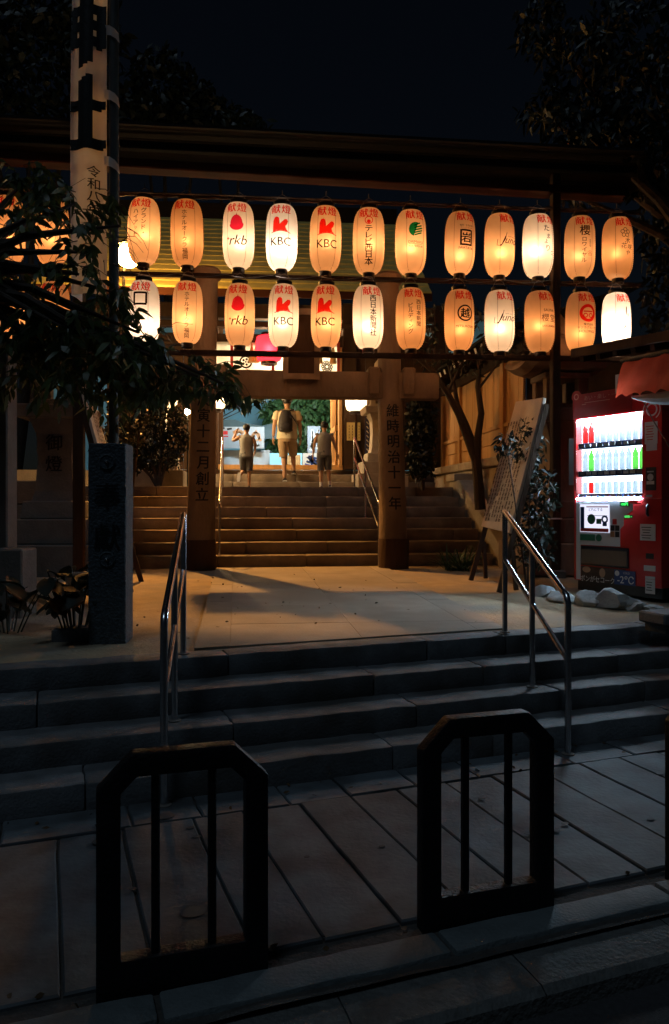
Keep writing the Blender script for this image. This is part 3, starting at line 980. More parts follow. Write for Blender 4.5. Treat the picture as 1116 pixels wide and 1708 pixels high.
# ================================================================== FLOODLIGHT
def tube_obj(name, pts, r_, m, parent, n=10, world=True, **kw):
    b = B(); b.tube(pts, r_, n); return b.build(name, m, parent, world=world, smooth=True, **kw)
fl = W(214, 427, 12.6)
t = thing('floodlight', 'glaring warm floodlight on a thin pole beside the lower left lantern', 'lamp', (fl.x - .1, fl.y + .1, 1.74))
b = B(); b.ell(fl, (.19, .19, .19), 20, 14); b.build('bulb', glow('floodlight_bulb', (1.0, .45, .10), 230), t, world=True, smooth=True)
b = B(); b.lathe([(.03, .18), (.05, .185), (.05, .24), (.02, .26)], fl, 16); b.build('socket', M['vdark'], t, world=True, smooth=True)
tube_obj('pole', [(fl.x - .1, fl.y + .1, 1.7), (fl.x - .1, fl.y + .1, fl.z + .3)], .025, M['blackmetal'], t)
tube_obj('arm', [(fl.x - .1, fl.y + .1, fl.z + .26), (fl.x, fl.y, fl.z + .26), (fl.x, fl.y, fl.z + .18)], .014, M['blackmetal'], t)

b = B(); b.lathe([(.06, .198), (.24, .14), (.245, .146), (.06, .205), (.06, .198)], (0, 0, 0), 24, cap=False)
aim = Vector((-1.4, 9.3, .57)) - fl
b.bm.transform(Matrix.Translation(fl + Vector((0, 0, .01)))); b.build('reflector', M['steel'], t, world=True, smooth=True)
sd_ = bpy.data.lights.new('beam', 'SPOT'); sd_.energy = 2000; sd_.color = (1.0, .43, .09); sd_.spot_size = R(46); sd_.spot_blend = .22; sd_.shadow_soft_size = .07
so_ = bpy.data.objects.new('beam', sd_); COL.objects.link(so_); so_.parent = t
so_.location = PM[t.name].inverted() @ (fl + aim.normalized() * .24)
so_.rotation_euler = aim.to_track_quat('-Z', 'Y').to_euler()

# ================================================================== STEEL HANDRAILS
def handrail(label, A, Bp, C, hA, hC, mid=True, r_=.019):
    t = thing('handrail', label, 'handrail', A, 0, 'steel handrails on the steps')
    A, C = Vector(A), Vector(C)
    At, Ct = A + Vector((0, 0, hA)), C + Vector((0, 0, hC))
    d = (Ct - At).normalized()
    pts = [A - Vector((0, 0, .05)), At - Vector((0, 0, .02)), At, At + d * .03, Ct - d * .07, Ct - d * .025, Ct - Vector((0, 0, .03)), Ct - Vector((0, 0, .09)), C - Vector((0, 0, .05))]
    tube_obj('rail', pts, r_, M['steel'], t, 12)
    if mid:
        m0, m1 = A + Vector((0, 0, hA * .60)), C + Vector((0, 0, hC * .60))
        tube_obj('middle_rail', [m0, m1], r_ * .8, M['steel'], t, 10)
    for P in Bp:
        P = Vector(P); k = (P.xy - A.xy).length / (C.xy - A.xy).length
        top = At.lerp(Ct, k)
        tube_obj('post', [P - Vector((0, 0, .05)), Vector((P.x, P.y, top.z))], r_ * .95, M['steel'], t, 10)
    for P in [A, C] + [Vector(q) for q in Bp]:
        b = B(); b.lathe([(.036, 0), (.036, .005), (.025, .009)], P, 14); b.build('base_flange', M['concrete'], t, world=True, smooth=True)
    return t
handrail('steel handrail on the right of the front steps in front of the vending machine', (1.19, 5.36, .52), [(1.252, 4.86, .256)], (1.32, 4.34, .0), .84, .885)
handrail('steel handrail on the left of the front steps between stone pillar and path', (-.91, 4.62, .512), [(-.855, 4.10, .256)], (-.80, 3.60, .0), .84, .875)
handrail('thin handrail on the right side of the upper stairs beside the inscribed column', (.322, 12.35, 1.691), [(.45, 11.2, 1.22)], (.578, 10.0, .60), .80, .84, True, .016)
handrail('thin handrail on the left side of the upper stairs beside the inscribed column', (-1.80, 12.35, 1.691), [(-1.66, 11.2, 1.22)], (-1.50, 10.0, .60), .80, .84, True, .016)

# ================================================================== BLACK BICYCLE-STOP BARRIERS
def bollard(u, v, label):
    p = S(u, v); yaw = R(17)
    t = thing('street_barrier', label, 'barrier', p, yaw, 'black street barriers on the kerb')
    w_, h_, d_, q = .50, .69, .055, .068
    def arch(x0, x1, z0, z1, ch):
        return [(x0, z0), (x1, z0), (x1, z1 - ch), (x1 - ch, z1), (x0 + ch, z1), (x0, z1 - ch)]
    o = arch(-w_ / 2, w_ / 2, -.03, h_, .10); i = arch(-w_ / 2 + q, w_ / 2 - q, .095, h_ - q, .045)
    b = B(); bm = b.bm
    F0 = [bm.verts.new((x, -d_ / 2, z)) for x, z in o]; F1 = [bm.verts.new((x, d_ / 2, z)) for x, z in o]
    I0 = [bm.verts.new((x, -d_ / 2, z)) for x, z in i]; I1 = [bm.verts.new((x, d_ / 2, z)) for x, z in i]
    for k in range(6):
        j = (k + 1) % 6
        bm.faces.new((F0[k], F0[j], I0[j], I0[k])); bm.faces.new((F1[j], F1[k], I1[k], I1[j]))
        bm.faces.new((F0[j], F0[k], F1[k], F1[j])); bm.faces.new((I0[k], I0[j], I1[j], I1[k]))
    bmesh.ops.recalc_face_normals(bm, faces=bm.faces)
    b.bevel(.004, 2); b.build('arched_frame', M['blackmetal'], t, smooth=True)
    for x in (-.083, .083):
        tube_b = B(); tube_b.box((x, 0, (.095 + h_ - q) / 2), (.024, .024, h_ - q - .095 + .01)).bevel(.004)
        tube_b.build('bar', M['blackmetal'], t)
    return t
for (px, py, label) in ((307, 1632, 'black arched street barrier nearest the viewer, left of the pair'), (812, 1524, 'black arched street barrier in front of the right handrail'), (1206, 1448, 'black arched street barrier cut off by the right edge')):
    d = EYE * FPX / (py - HY); X = (px - CX) / FPX * d
    u, v = S_inv(X, d)
    bollard(u, v, label)

# ================================================================== STONE PILLAR
pb = W(178, 1075, 4.94)
t = thing('stone_pillar', 'rough dark granite pillar carved with two kanji beside the left handrail', 'pillar', (pb.x, pb.y + .10, .505), R(4))
b = B(); b.box((0, 0, .645), (.238, .24, 1.31)).bevel(.006)
bmesh.ops.subdivide_edges(b.bm, edges=[e for e in b.bm.edges if e.calc_length() > .1], cuts=6, use_grid_fill=True)
b.jitter(.003, 25, 2); b.build('shaft', M['darkstone'], t)
for z in (1.18, .555):
    b = B(); b.lathe([(.052, 0), (.052, .006), (.044, .010), (.040, .006), (.016, .006), (.010, .014), (.002, .018)], (0, 0, 0), 28)
    b.bm.transform(Matrix.Translation((.0, -.120, z)) @ Matrix.Rotation(R(90), 4, 'X')); b.build('boss', M['darkstone'], t, smooth=True)
    b = B(); b.ell((0, -.137, z), (.007, .006, .007), 8, 6); b.build('boss_stud', M['steel'], t, smooth=True)
lay([ht('奉', .175, .0, .965, bold=.012)], flat((0, -.1262, 0), (1, 0, 0), (0, 0, 1)), 'carved_character', M['inkcut'], t)
lay([ht('獻', .175, .0, .70, bold=.008)], flat((0, -.1262, 0), (1, 0, 0), (0, 0, 1)), 'carved_character', M['inkcut'], t)

# ================================================================== BANNER AND POLE
bd = 6.6
M['polegrey'] = mat('pole_grey_paint', (.055, .06, .055), .5, .2)
pp_ = W(190, 900, bd)
t = thing('banner_pole', 'grey metal banner pole rising behind the dark stone pillar', 'pole', (pp_.x, bd, .53))
tube_obj('pole', [(pp_.x, bd, .4), (pp_.x, bd, 6.4)], .043, M['polegrey'], t, 16)
b = B(); b.lathe([(.09, 0), (.09, .10), (.05, .13)], (pp_.x, bd, .52), 16); b.build('socket', M['concrete'], t, world=True, smooth=True)
xr = (180 - CX) / FPX * bd; xl = (119 - CX) / FPX * bd
zb, zt = W(0, 492, bd).z, 6.35
def bcurve(s):
    """across the cloth: s=0 at the pole side, wide face, then folded back at the left"""
    w_ = xr - xl
    if s < w_:
        return Vector((xr - s, bd - .02 - .035 * math.sin(math.pi * s / w_) + .02 * math.sin(s * 30), 0))
    e = s - w_
    return Vector((xl + .02 * math.sin(min(e, .2) * 12), bd - .02 + e * .9, 0))
b = B(); gp = {}
ss = lin(0, .62, 26); zs = lin(zb, zt, 60)
def bp(s, z, off=0):
    p = bcurve(s); q = bcurve(s + .01); n_ = Vector((q.y - p.y, -(q.x - p.x), 0)).normalized()
    if n_.y > 0 and s < xr - xl: n_ = -n_
    p = p + n_ * off
    p.z = z; p.y += .018 * math.sin(z * 2.1 + s * 3); p.x += .006 * math.sin(z * 1.3)
    return p
for i, s in enumerate(ss):
    for j, z in enumerate(zs): gp[i, j] = b.bm.verts.new(bp(s, z))
for i in range(len(ss) - 1):
    for j in range(len(zs) - 1): b.bm.faces.new((gp[i, j], gp[i + 1, j], gp[i + 1, j + 1], gp[i, j + 1]))
bn = thing('banner', 'tall white festival banner with huge black brush characters at upper left', 'banner', (xr, bd, zb))
b.build('cloth', M['banner'], bn, world=True, smooth=True, shade=0)
def btxt(chs, size, sc_, z0, pitch, name, bold, sx=1.0):
    gl = vt(chs, size, 0, z0, pitch, bold=bold, sx=sx)
    lay(gl, lambda x, z: PM[bn.name].inverted() @ bp(max(.005, min(.6, sc_ - x)), z, .006), name, M['brush'], bn, .04)
wz = lambda py: W(0, py, bd).z
btxt('神', .66, .30, wz(-10), .70, 'big_character', .055)
btxt('社', .66, .30, wz(128), .70, 'big_character', .055)
btxt('令和八年', .10, .105, wz(280), .105, 'small_characters', .012)
for py in (45, 152, 262):
    z = wz(py); b = B()
    L_ = [Vector((xr - .03, bd - .03, z)), Vector((xr + .03, bd - .055, z - .02)), Vector((xr + .075, bd - .06, z - .05)), Vector((xr + .105, bd - .05, z - .085))]
    hh = Vector((0.01, 0, -.085))
    for p, q in zip(L_, L_[1:]):
        b.poly([p, q, q + hh, p + hh])
    bmesh.ops.remove_doubles(b.bm, verts=b.bm.verts, dist=1e-5)
    b.build('fastening_loop', M['banner'], bn, world=True, smooth=True, shade=0)

# ================================================================== LEANING SIGN BOARDS
def leaning_sign(label, far0, near0, far1, near1, k0, side, cols):
    """two stilts and a board of donors' names; far0/near0 feet, far1/near1 upper corners"""
    f0, n0, f1, n1 = map(Vector, (far0, near0, far1, near1))
    t = thing('sign_board', label, 'sign', (f0 + n0) / 2)
    up = ((f1 - f0) + (n1 - n0)).normalized(); ac = (n0 - f0).normalized()
    nrm = up.cross(ac).normalized() * -side
    A, Bq = f0.lerp(f1, k0), n0.lerp(n1, k0)
    b = B(); b.prism([A, Bq, n1, f1], -nrm * .035); b.bevel(.004)
    bd_ = b.build('board', M['signwhite'], t, world=True)
    for p, q in ((f0, f1), (n0, n1)):
        off = -nrm * .052
        b = B(); b.beam(p + off, p.lerp(q, .97) + off, .030, .050, up=nrm); b.build('stilt', M['oldwood'], t, world=True)
        b = B(); back = p + Vector((-nrm.x, -nrm.y, 0)).normalized() * .22
        b.beam(back + Vector((0, 0, .01)), p.lerp(q, .22) + off * 1.5, .04, .04, up=nrm); b.build('back_prop', M['oldwood'], t, world=True)
    H_ = (f1 - A).length; Wd = (n0 - f0).length
    r2 = random.Random(side + 4)
    gl = []
    for c in range(cols):
        x = Wd * (.5 - (c + .6) / (cols + .2))
        y = H_ - (.10 if c == 0 else .26); s_ = .075 if c == 0 else .048
        end = (.55 if c == 0 else .08 + r2.random() * .1)
        while y > end * H_ * (1 if c == 0 else .5):
            if r2.random() > .07:
                for q in range(8):   # small brush marks standing for characters too fine to read
                    a = r2.choice([0, 0, 1.57, .7, -.7]); l = s_ * r2.uniform(.25, .45)
                    cx, cy = x + r2.uniform(-.3, .3) * s_, y + r2.uniform(-.32, .32) * s_
                    gl.append(stroke([(cx - l * math.cos(a), cy - l * math.sin(a)), (cx, cy), (cx + l * math.cos(a), cy + l * math.sin(a))], s_ * .10))
            y -= s_ * .98
    o = t.location
    mp_ = lambda x, y: (A + Bq) / 2 - o + ac * x * (side) * 1.0 + up * y + nrm * .004
    lay(gl, mp_, 'lettering', M['brown'], bd_, kind='stuff')
    return t
leaning_sign('tall white board of brushed names leaning back beside the right torii column', (1.478, 8.6, .575), (1.56, 7.5, .565), (2.02, 8.55, 2.56), (2.04, 7.5, 2.46), .30, 1, 11)
leaning_sign('white board of brushed names leaning behind the dark stone pillar', (-2.03, 8.3, .57), (-1.92, 7.45, .56), (-2.64, 8.3, 2.66), (-2.45, 7.45, 2.56), .30, -1, 9)

# ================================================================== VENDING MACHINE
VL = Vector((2.40, 7.70, .56)); th = math.atan2(6.84 - 7.70, 2.92 - 2.40)
vm = thing('vending_machine', 'tall red drinks vending machine with glowing display on the right', 'vending machine', VL, th)
VW, VH, VD = 1.0, 1.83, .72
def vbox(name, x0, x1, z0, z1, y0, y1, m, parent=None, bev=0, **kw):
    b = B(); b.box(((x0 + x1) / 2, (y0 + y1) / 2, (z0 + z1) / 2), (x1 - x0, abs(y1 - y0), z1 - z0))
    if bev: b.bevel(bev, 2)
    return b.build(name, m, parent or vm, smooth=bool(bev), **kw)
# cabinet built around the display recess
M['vredp'] = mat('red_bottle', (.70, .10, .09), .3, .1, trans=.85)
M['vgreenp'] = mat('green_bottle', (.30, .62, .22), .3, .1, trans=.85)
M['bottlew'] = mat('clear_bottle', (.62, .66, .70), .3, .25, 30, trans=.7)
vbox('cabinet', 0, VW, .10, .905, 0, VD, M['vred'], bev=.012)
vbox('cabinet_top', 0, VW, 1.70, VH, 0, VD, M['vred'], bev=.012)
vbox('cabinet_side', .0, .03, .907, 1.698, .002, VD, M['vred'])
vbox('cabinet_side', .80, VW, .907, 1.698, .0, VD, M['vred'])
vbox('plinth', .02, VW - .02, 0, .098, .04, VD - .02, M['vdark'])
ds = vbox('display_back', .032, .798, .909, 1.696, .088, .10, glow('display_light', (.70, .87, 1.0), 8))
for z in (.93, 1.155, 1.43):
    sh = vbox('shelf', .032, .798, z - .03, z + .03, .03, .086, M['label'])
    vbox('button_strip', .05, .785, z - .026, z + .024, .018, .029, M['vblue'], sh)
    for k in range(10):
        x = .075 + k * .073
        vbox('button', x, x + .05, z - .012, z + .018, .008, .017, M['label'] if k % 3 else M['greycloth'], sh)
b = B(); bcol = [M['vredp'], M['label'], M['label'], M['vgreenp'], M['label'], M['label'], M['label'], M['label'], M['vgreenp'], M['label']]
def bottle_prof(kind):
    if kind == 0: return [(.026, 0), (.028, .01), (.028, .10), (.024, .115), (.028, .13), (.026, .15), (.012, .18), (.012, .20)]
    return [(.024, 0), (.026, .006), (.026, .095), (.022, .108), (.0225, .112)]
BM = []
for kind in (0, 1):
    b = B(); b.lathe(bottle_prof(kind), (0, 0, 0), 14); me = one(b, 'bottle', None); BM.append(me)
bot = 0
for zi, z in enumerate((.962, 1.187, 1.462)):
    for k in range(10):
        x = .10 + k * .073
        kind = 1 if zi == 0 else 0
        me = BM[kind].copy(); me.materials.clear()
        me.materials.append({0: M['vredp'] if k == 1 else M['bottlew'], 1: M['bottlew'] if k not in (1, 8, 9) else M['vgreenp'], 2: M['bottlew'] if k > 1 else M['vredp']}[zi])
        o = link('bottle', me, vm); o.location = (x, .056, z)
b = B(); b.box((.415, .004, 1.303), (.764, .004, .784)); b.build('glass_pane', M['clearglass'], vm)
vbox('front_tube', .05, .78, 1.672, 1.684, .02, .032, glow('front_tube_light', (.60, .82, 1), 800))
vbox('light_tube', .04, .79, .902, .913, -.008, .0, glow('tube_light', (.50, .76, 1), 230))
# lower front
b = B(); b.prism([(.035, -.004, .03 + .08), (.035, -.004, .89), (.70, -.004, .89), (.70, -.004, .80), (.60, -.004, .74), (.60, -.004, .66), (.56, -.004, .62), (.56, -.004, .455), (.09, -.004, .455), (.09, -.004, .11)], (0, .003, 0))
b.build('white_front_panel', M['vwhite'], vm)
sc_ = vbox('lit_poster', .09, .44, .585, .855, -.010, -.005, glow('poster_light', (.80, .80, 1.0), 1.1))
pf = flat((0, -.0125, 0), (1, 0, 0), (0, 0, 1))
lay([rect(.265, .605, .34, .035), rect(.30, .83, .26, .01)], pf, 'poster_print', M['redprint'], sc_)
lay([rect(.12, .72, .05, .22), rect(.30, .745, .24, .005), ht('どれにする', .035, .28, .805), annulus(.39, .71, .02, .04, 12), rect(.39, .66, .05, .03)], pf, 'poster_print', M['vblue'], sc_)
lay([disc(.23, .71, .05, 16), rect(.32, .69, .06, .05)], flat((0, -.0118, 0), (1, 0, 0), (0, 0, 1)), 'poster_print', M['vgreen'], sc_)
vbox('green_sticker', .09, .27, .50, .56, -.010, -.005, M['vgreen'])
gs = B(); gs.lathe([(.034, 0), (.034, .004), (.026, .004), (.026, .001)], (0, 0, 0), 24); gs.bm.transform(Matrix.Translation((.315, -.004, .53)) @ Matrix.Rotation(R(90), 4, 'X')); gs.build('round_green_sticker', M['vgreen'], vm)
pf2 = flat((0, -.0115, 0), (1, 0, 0), (0, 0, 1))
for (x, z, m) in ((.475, .63, 'vdark'), (.53, .63, 'vdark'), (.475, .57, 'goldprint'), (.53, .57, 'vdark'), (.50, .69, 'redprint')):
    vbox('picture_sticker', x - .023, x + .023, z - .026, z + .026, -.008, -.0045, M[m])
dsp = vbox('green_readout', .56, .67, .835, .875, -.010, -.003, M['vdark'])
lay([ht('100円', .034, .615, .855, bold=.03)], pf2, 'readout_text', glow('green_led', (.05, 1.0, .15), 1.6), dsp)
dsp = vbox('green_readout', .61, .70, .725, .755, -.010, -.003, M['vdark'])
lay([rect(.645, .74, .06, .022), disc(.69, .74, .007, 12)], pf2, 'readout_text', glow('green_led_two', (.10, .8, .15), .8), dsp)
vbox('coin_slot_plate', .66, .76, .86, .893, -.012, -.003, M['vred'], bev=.003)
k_ = B(); k_.ell((.78, -.004, .868), (.009, .006, .009), 10, 6); k_.build('coin_button', M['steel'], vm)
k_ = B(); k_.tube([(.865, -.002, .85), (.865, -.02, .83), (.865, -.02, .77), (.865, -.002, .75)], .012, 8); k_.build('lock_handle', M['vdark'], vm)
fr = vbox('delivery_hatch', .10, .66, .255, .445, -.016, -.002, M['vdark'], bev=.006)
vbox('hatch_flap', .115, .645, .275, .415, -.022, -.0165, mat('smoked_flap', (.16, .12, .09), .25, .1), fr)
ad = vbox('advert_panel', .10, .62, .10, .245, -.008, -.002, mat('brown_advert', (.055, .035, .03), .35, .5, 9))
lay([disc(.36, .195, .035, 20, .045), disc(.17, .215, .05, 16, .03)], flat((0, -.0105, 0), (1, 0, 0), (0, 0, 1)), 'advert_picture', M['skin'], ad)
lay([ht('ポンがセコーク!', .066, .31, .128, bold=.006, sx=.9)], flat((0, -.0115, 0), (1, 0, 0), (0, 0, 1)), 'advert_text', M['label'], ad)
bl = vbox('blue_cold_sticker', .50, .735, .10, .235, -.013, -.0085, M['vblue'])
lay([ht('-2℃', .095, .63, .15, bold=.015), disc(.535, .205, .026, 20), ht('COLD', .026, .64, .212)], flat((0, -.0155, 0), (1, 0, 0), (0, 0, 1)), 'sticker_text', M['label'], bl)
for (x, z, w_, h_) in ((.895, 1.50, .13, .20), (.90, 1.37, .11, .06), (.875, .93, .06, .02), (.86, .60, .16, .15), (.88, .275, .12, .05), (.885, .11, .10, .13), (.885, .19, .10, .025)):
    st = vbox('notice_sticker', x - w_ / 2, x + w_ / 2, z - h_ / 2, z + h_ / 2, -.006, -.002, M['label'])
    if h_ > .1:
        lay([rect(x - w_ * .08, z + h_ * .3 - i * .024, w_ * (.65 - .1 * (i % 3)), .007) for i in range(int(h_ / .03))], flat((0, -.0075, 0), (1, 0, 0), (0, 0, 1)), 'notice_print', M['vdark'] if z < 1 else M['redprint'], st, kind='stuff')
bs = vbox('black_notice', .84, .945, .98, 1.19, -.006, -.002, M['vdark'])
lay([disc(.89, 1.10, .032, 16), rect(.89, 1.05, .08, .03), rect(.89, 1.15, .07, .012)], flat((0, -.0075, 0), (1, 0, 0), (0, 0, 1)), 'notice_print', M['label'], bs)
lay([annulus(.90, 1.71, .045, .06, 24), annulus(.90, 1.71, .082, .092, 24, R(-60), R(200))], flat((0, -.003, 0), (1, 0, 0), (0, 0, 1)), 'ring_logo', M['label'], vm)
vbox('return_slot', .84, .92, .36, .41, -.004, .001, M['vdark'])
# plastic topper
b = B()
poly = [(.0, 1.70), (.0, 1.90)] + [(.045 + .062 * math.cos(a), 1.925 + .062 * math.sin(a)) for a in lin(R(200), R(20), 12)] + [(.14, 1.945), (.66, 1.95)] + [(.675 + .045 * math.cos(a), 1.925 + .045 * math.sin(a)) for a in lin(R(90), R(-60), 8)] + [(.69, 1.70)]
b.prism([(x, -.012, z) for x, z in poly], (0, .008, 0))
tp = b.build('topper_sign', mat('topper_plastic', (.50, .05, .06), .35, .08, trans=.5), vm)
lay([annulus(.045, 1.925, .020, .032, 20), ht('あい・楽し・一杯', .05, .36, 1.90, bold=.0, sx=1.1), rect(.30, 1.855, .3, .006), rect(.14, 1.84, .05, .008)], flat((0, -.0135, 0), (1, 0, 0), (0, 0, 1)), 'topper_text', mat('pale_red_print', (.75, .30, .28), .5, .05), tp)
vbox('side_notice', -.08, -.005, 1.05, 1.52, .02, .026, M['greycloth'])

# ================================================================== KIOSK ROOF AND AWNING, right edge
t = thing('kiosk', 'dark kiosk with a long roof edge above the vending machine on the right', 'kiosk', (3.9, 7.2, .55))
e0, e1 = W(958, 590, 7.9), W(1180, 548, 6.2)
dr = (e1 - e0).normalized(); back = Vector((.86, .5, 0))
b = B(); b.prism([e0, e1, e1 + back * 2.2 + Vector((0, 0, .5)), e0 + back * 2.2 + Vector((0, 0, .5))], (0, 0, .05)); b.build('roof', M['roofdark'], t, world=True)
b = B(); b.beam(e0 - Vector((.02, .0, .0)), e1, .05, .09); b.bevel(.006); b.build('eave_board', M['oldwood'], t, world=True)
for k in range(7):
    p = e0.lerp(e1, (k + .5) / 7) + Vector((0, 0, -.07)); b = B(); b.beam(p, p + back * 1.6 + Vector((0, 0, .36)), .05, .06); b.build('rafter', M['oldwood'], t, world=True)
for x, y in ((3.35, 8.55), (4.4, 7.0)):
    b = B(); b.box((x, y, 1.75), (.12, .12, 2.5)); b.build('post', M['oldwood'], t, world=True)
wp = [Vector((3.18, 8.35, 0)), Vector((4.05, 6.75, 0))]
for k in range(9):
    p, q = wp[0].lerp(wp[1], k / 9), wp[0].lerp(wp[1], (k + .96) / 9)
    b = B(); b.prism([Vector((p.x, p.y, .5)), Vector((q.x, q.y, .5)), Vector((q.x, q.y, 2.95)), Vector((p.x, p.y, 2.95))], (.03, .017, 0)); b.build('wall_board', M['oldwood'], t, world=True)
b = B(); p = W(1032, 640, 7.1); b.box(p, (.06, .02, .17), R(-59)); b.build('switch_box', M['label'], t, world=True)
a0, a1 = W(1040, 602, 6.95), W(1185, 572, 5.75)
t = thing('awning', 'red cloth awning with a scalloped edge above the vending machine', 'awning', a0)
tube_obj('roller', [a0 - (a1 - a0) * .02, a1], .022, M['blackmetal'], t)
b = B(); n = 24; rows_ = []
dn = Vector((-.10, -.06, -.33))
for j in range(5):
    row = []
    for i in range(n + 1):
        p = a0.lerp(a1, i / n) + dn * (j / 4)
        if j == 4: p.z += .03 * abs(math.sin(i * math.pi / 4)) - .015
        p += Vector((-.86, -.5, 0)) * .015 * math.sin(i * 1.1 + j)
        row.append(b.bm.verts.new(p))
    rows_.append(row)
for r0, r1 in zip(rows_, rows_[1:]):
    for i in range(n): b.bm.faces.new((r0[i], r0[i + 1], r1[i + 1], r1[i]))
b.build('cloth', M['redcloth'], t, world=True, smooth=True, shade=0)
tube_obj('bracket_arm', [a0, a0 + Vector((.25, .15, -.35))], .012, M['blackmetal'], t)
q0, q1 = a0 + dn + Vector((.12, -.10, -.02)), a1 + dn + Vector((.1, 0, -.02))
b = B(); b.tube([q0.lerp(q1, i / 8) + Vector((0, 0, -.04 * math.sin(i * math.pi / 8))) for i in range(9)], [.012 + .05 * math.sin(math.pi * min(1, i / 5) / 2) for i in range(9)], 10)
props(b.build('rolled_tarp', M['greycloth'], None, smooth=True), 'grey rolled tarpaulin hanging under the red awning', 'tarpaulin')
p, q = W(1064, 652, 6.9), W(1116, 745, 6.3)
tube_b = B(); tube_b.tube([p, p.lerp(q, .5) + Vector((0, 0, -.02)), q], .006, 5)
props(tube_b.build('cable', M['wire']), 'thin pale cable slanting across the upper right of the vending machine', 'cable')

# ================================================================== ROCKS, BLOCK
def rock(px, py, d, sx, sy, sz, label, seed):
    p = W(px, py, d); b = B(); z = gz(p.x, p.y)
    b.ell((0, 0, 0), (1.05, 1.05, 1.05), 26, 16)
    for v in b.bm.verts:
        n_ = noise.noise(v.co * 1.3 + Vector((seed * 5, seed, 0))); n2 = noise.noise(v.co * 3.5 + Vector((seed, 0, 0)))
        v.co *= 1 + .30 * n_ + .10 * n2
    r3 = random.Random(seed * 13)
    for _ in range(11):      # split faces
        n3 = Vector((r3.gauss(0, 1), r3.gauss(0, 1), r3.gauss(.2, .8))).normalized(); lim = r3.uniform(.62, .86)
        for v in b.bm.verts:
            e = v.co.dot(n3) - lim
            if e > 0: v.co -= n3 * e
    for v in b.bm.verts:
        v.co.x *= sx; v.co.y *= sy; v.co.z *= sz
    o = b.build('rock', M['rock'], None, smooth=True, shade=28)
    o.location = (p.x, p.y, z + sz * .45); o.rotation_euler = (0, 0, seed * .7)
    props(o, label, 'rock', 'rocks bordering the vending machine')
rock(908, 995, 7.35, .13, .11, .07, 'small rounded grey rock beside the right handrail, leftmost of the row', 1)
rock(940, 1002, 7.05, .22, .13, .075, 'long flat pale rock lit by the vending machine', 2)
rock(978, 1010, 6.75, .15, .12, .09, 'pointed bluish rock under the left corner of the vending machine', 3)
rock(1022, 1014, 6.6, .21, .15, .11, 'large brownish rock in front of the middle of the vending machine', 4)
rock(1062, 1016, 6.5, .13, .10, .06, 'low dark rock right of the large brownish rock', 5)
rock(1090, 1018, 6.4, .10, .10, .05, 'smallest dark rock near the right edge under the vending machine', 6)
p = W(1105, 1040, 5.55); b = B(); b.box((p.x + .05, p.y, .60), (.34, .26, .08), YS).bevel(.012); b.box((p.x + .05, p.y, .535), (.26, .2, .07), YS)
props(b.build('stone_block', M['stone']), 'flat stone block on the landing corner at the right edge', 'stone')

# ================================================================== STONE LANTERNS
def stone_lantern(x, y, z0, s_, label, rz=0.1, m='torii', lit=False, txt=None):
    t = thing('stone_lantern', label, 'stone lantern', (x, y, z0), rz)
    def st(name, c, size, taper=1.0, bev=.012, par=None):
        b = B(); b.box([q * s_ for q in c], [q * s_ for q in size], taper=taper).bevel(bev * s_)
        b.jitter(.004 * s_, 4, x); return b.build(name, M[m], par or t)
    st('base_block', (0, 0, .18), (1.15, 1.15, .36))
    st('base_block', (0, 0, .50), (.88, .88, .28))
    st('base_block', (0, 0, .74), (.68, .68, .20), .92)
    b = B(); b.rings([[Vector((sx * w_, sy * w_, z)) * s_ for sx, sy in ((-1, -1), (1, -1), (1, 1), (-1, 1))] for z, w_ in ((.84, .24), (.95, .21), (1.3, .185), (1.6, .20), (1.76, .26))])
    sh = b.build('pedestal', M[m], t)
    if txt: lay(vt(txt, .19 * s_, 0, 1.62 * s_, .24 * s_, bold=.02), flat((0, -.215 * s_, 0), (1, 0, 0), (0, 0, 1)), 'inscription', M['inkcut'], sh)
    st('table_slab', (0, 0, 1.84), (.74, .74, .15), 1.08)
    for sx in (-1, 1):
        for sy in (-1, 1): st('fire_box_post', (sx * .19, sy * .19, 2.10), (.12, .12, .36), 1, .008)
    st('fire_box_sill', (0, 0, 1.95), (.52, .52, .07)); st('fire_box_head', (0, 0, 2.31), (.54, .54, .07))
    b = B(); N = 8
    def rr_(z, w_, lift=0):
        o = []
        for i in range(4 * N):
            k, f = divmod(i, N); f = f / N * 2 - 1
            px_, py_ = [(f, -1), (1, f), (-f, 1), (-1, -f)][k]
            o.append(Vector((px_ * w_, py_ * w_, z + lift * max(0, abs(px_ * py_)) ** 2)) * s_)
        return o
    b.rings([rr_(2.35, .42, .07), rr_(2.42, .52, .10), rr_(2.47, .50, .10), rr_(2.55, .34, .03), rr_(2.68, .18), rr_(2.76, .13)])
    b.build('roof', M[m], t)
    b = B(); b.lathe([(.10, 2.75), (.13, 2.79), (.10, 2.83), (.12, 2.89), (.11, 2.96), (.05, 3.03), (.008, 3.09)], n=14)
    b.bm.transform(Matrix.Scale(s_, 4)); b.build('finial', M[m], t, smooth=True)
    return t
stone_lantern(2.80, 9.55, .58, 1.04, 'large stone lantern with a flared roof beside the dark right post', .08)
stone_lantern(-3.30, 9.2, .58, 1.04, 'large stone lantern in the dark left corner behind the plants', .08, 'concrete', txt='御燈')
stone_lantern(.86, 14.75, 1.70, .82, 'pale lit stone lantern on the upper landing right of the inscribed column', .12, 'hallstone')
stone_lantern(-3.05, 13.2, 1.70, .82, 'yellow lit stone lantern behind the left clipped bush', .12, 'hallstone')

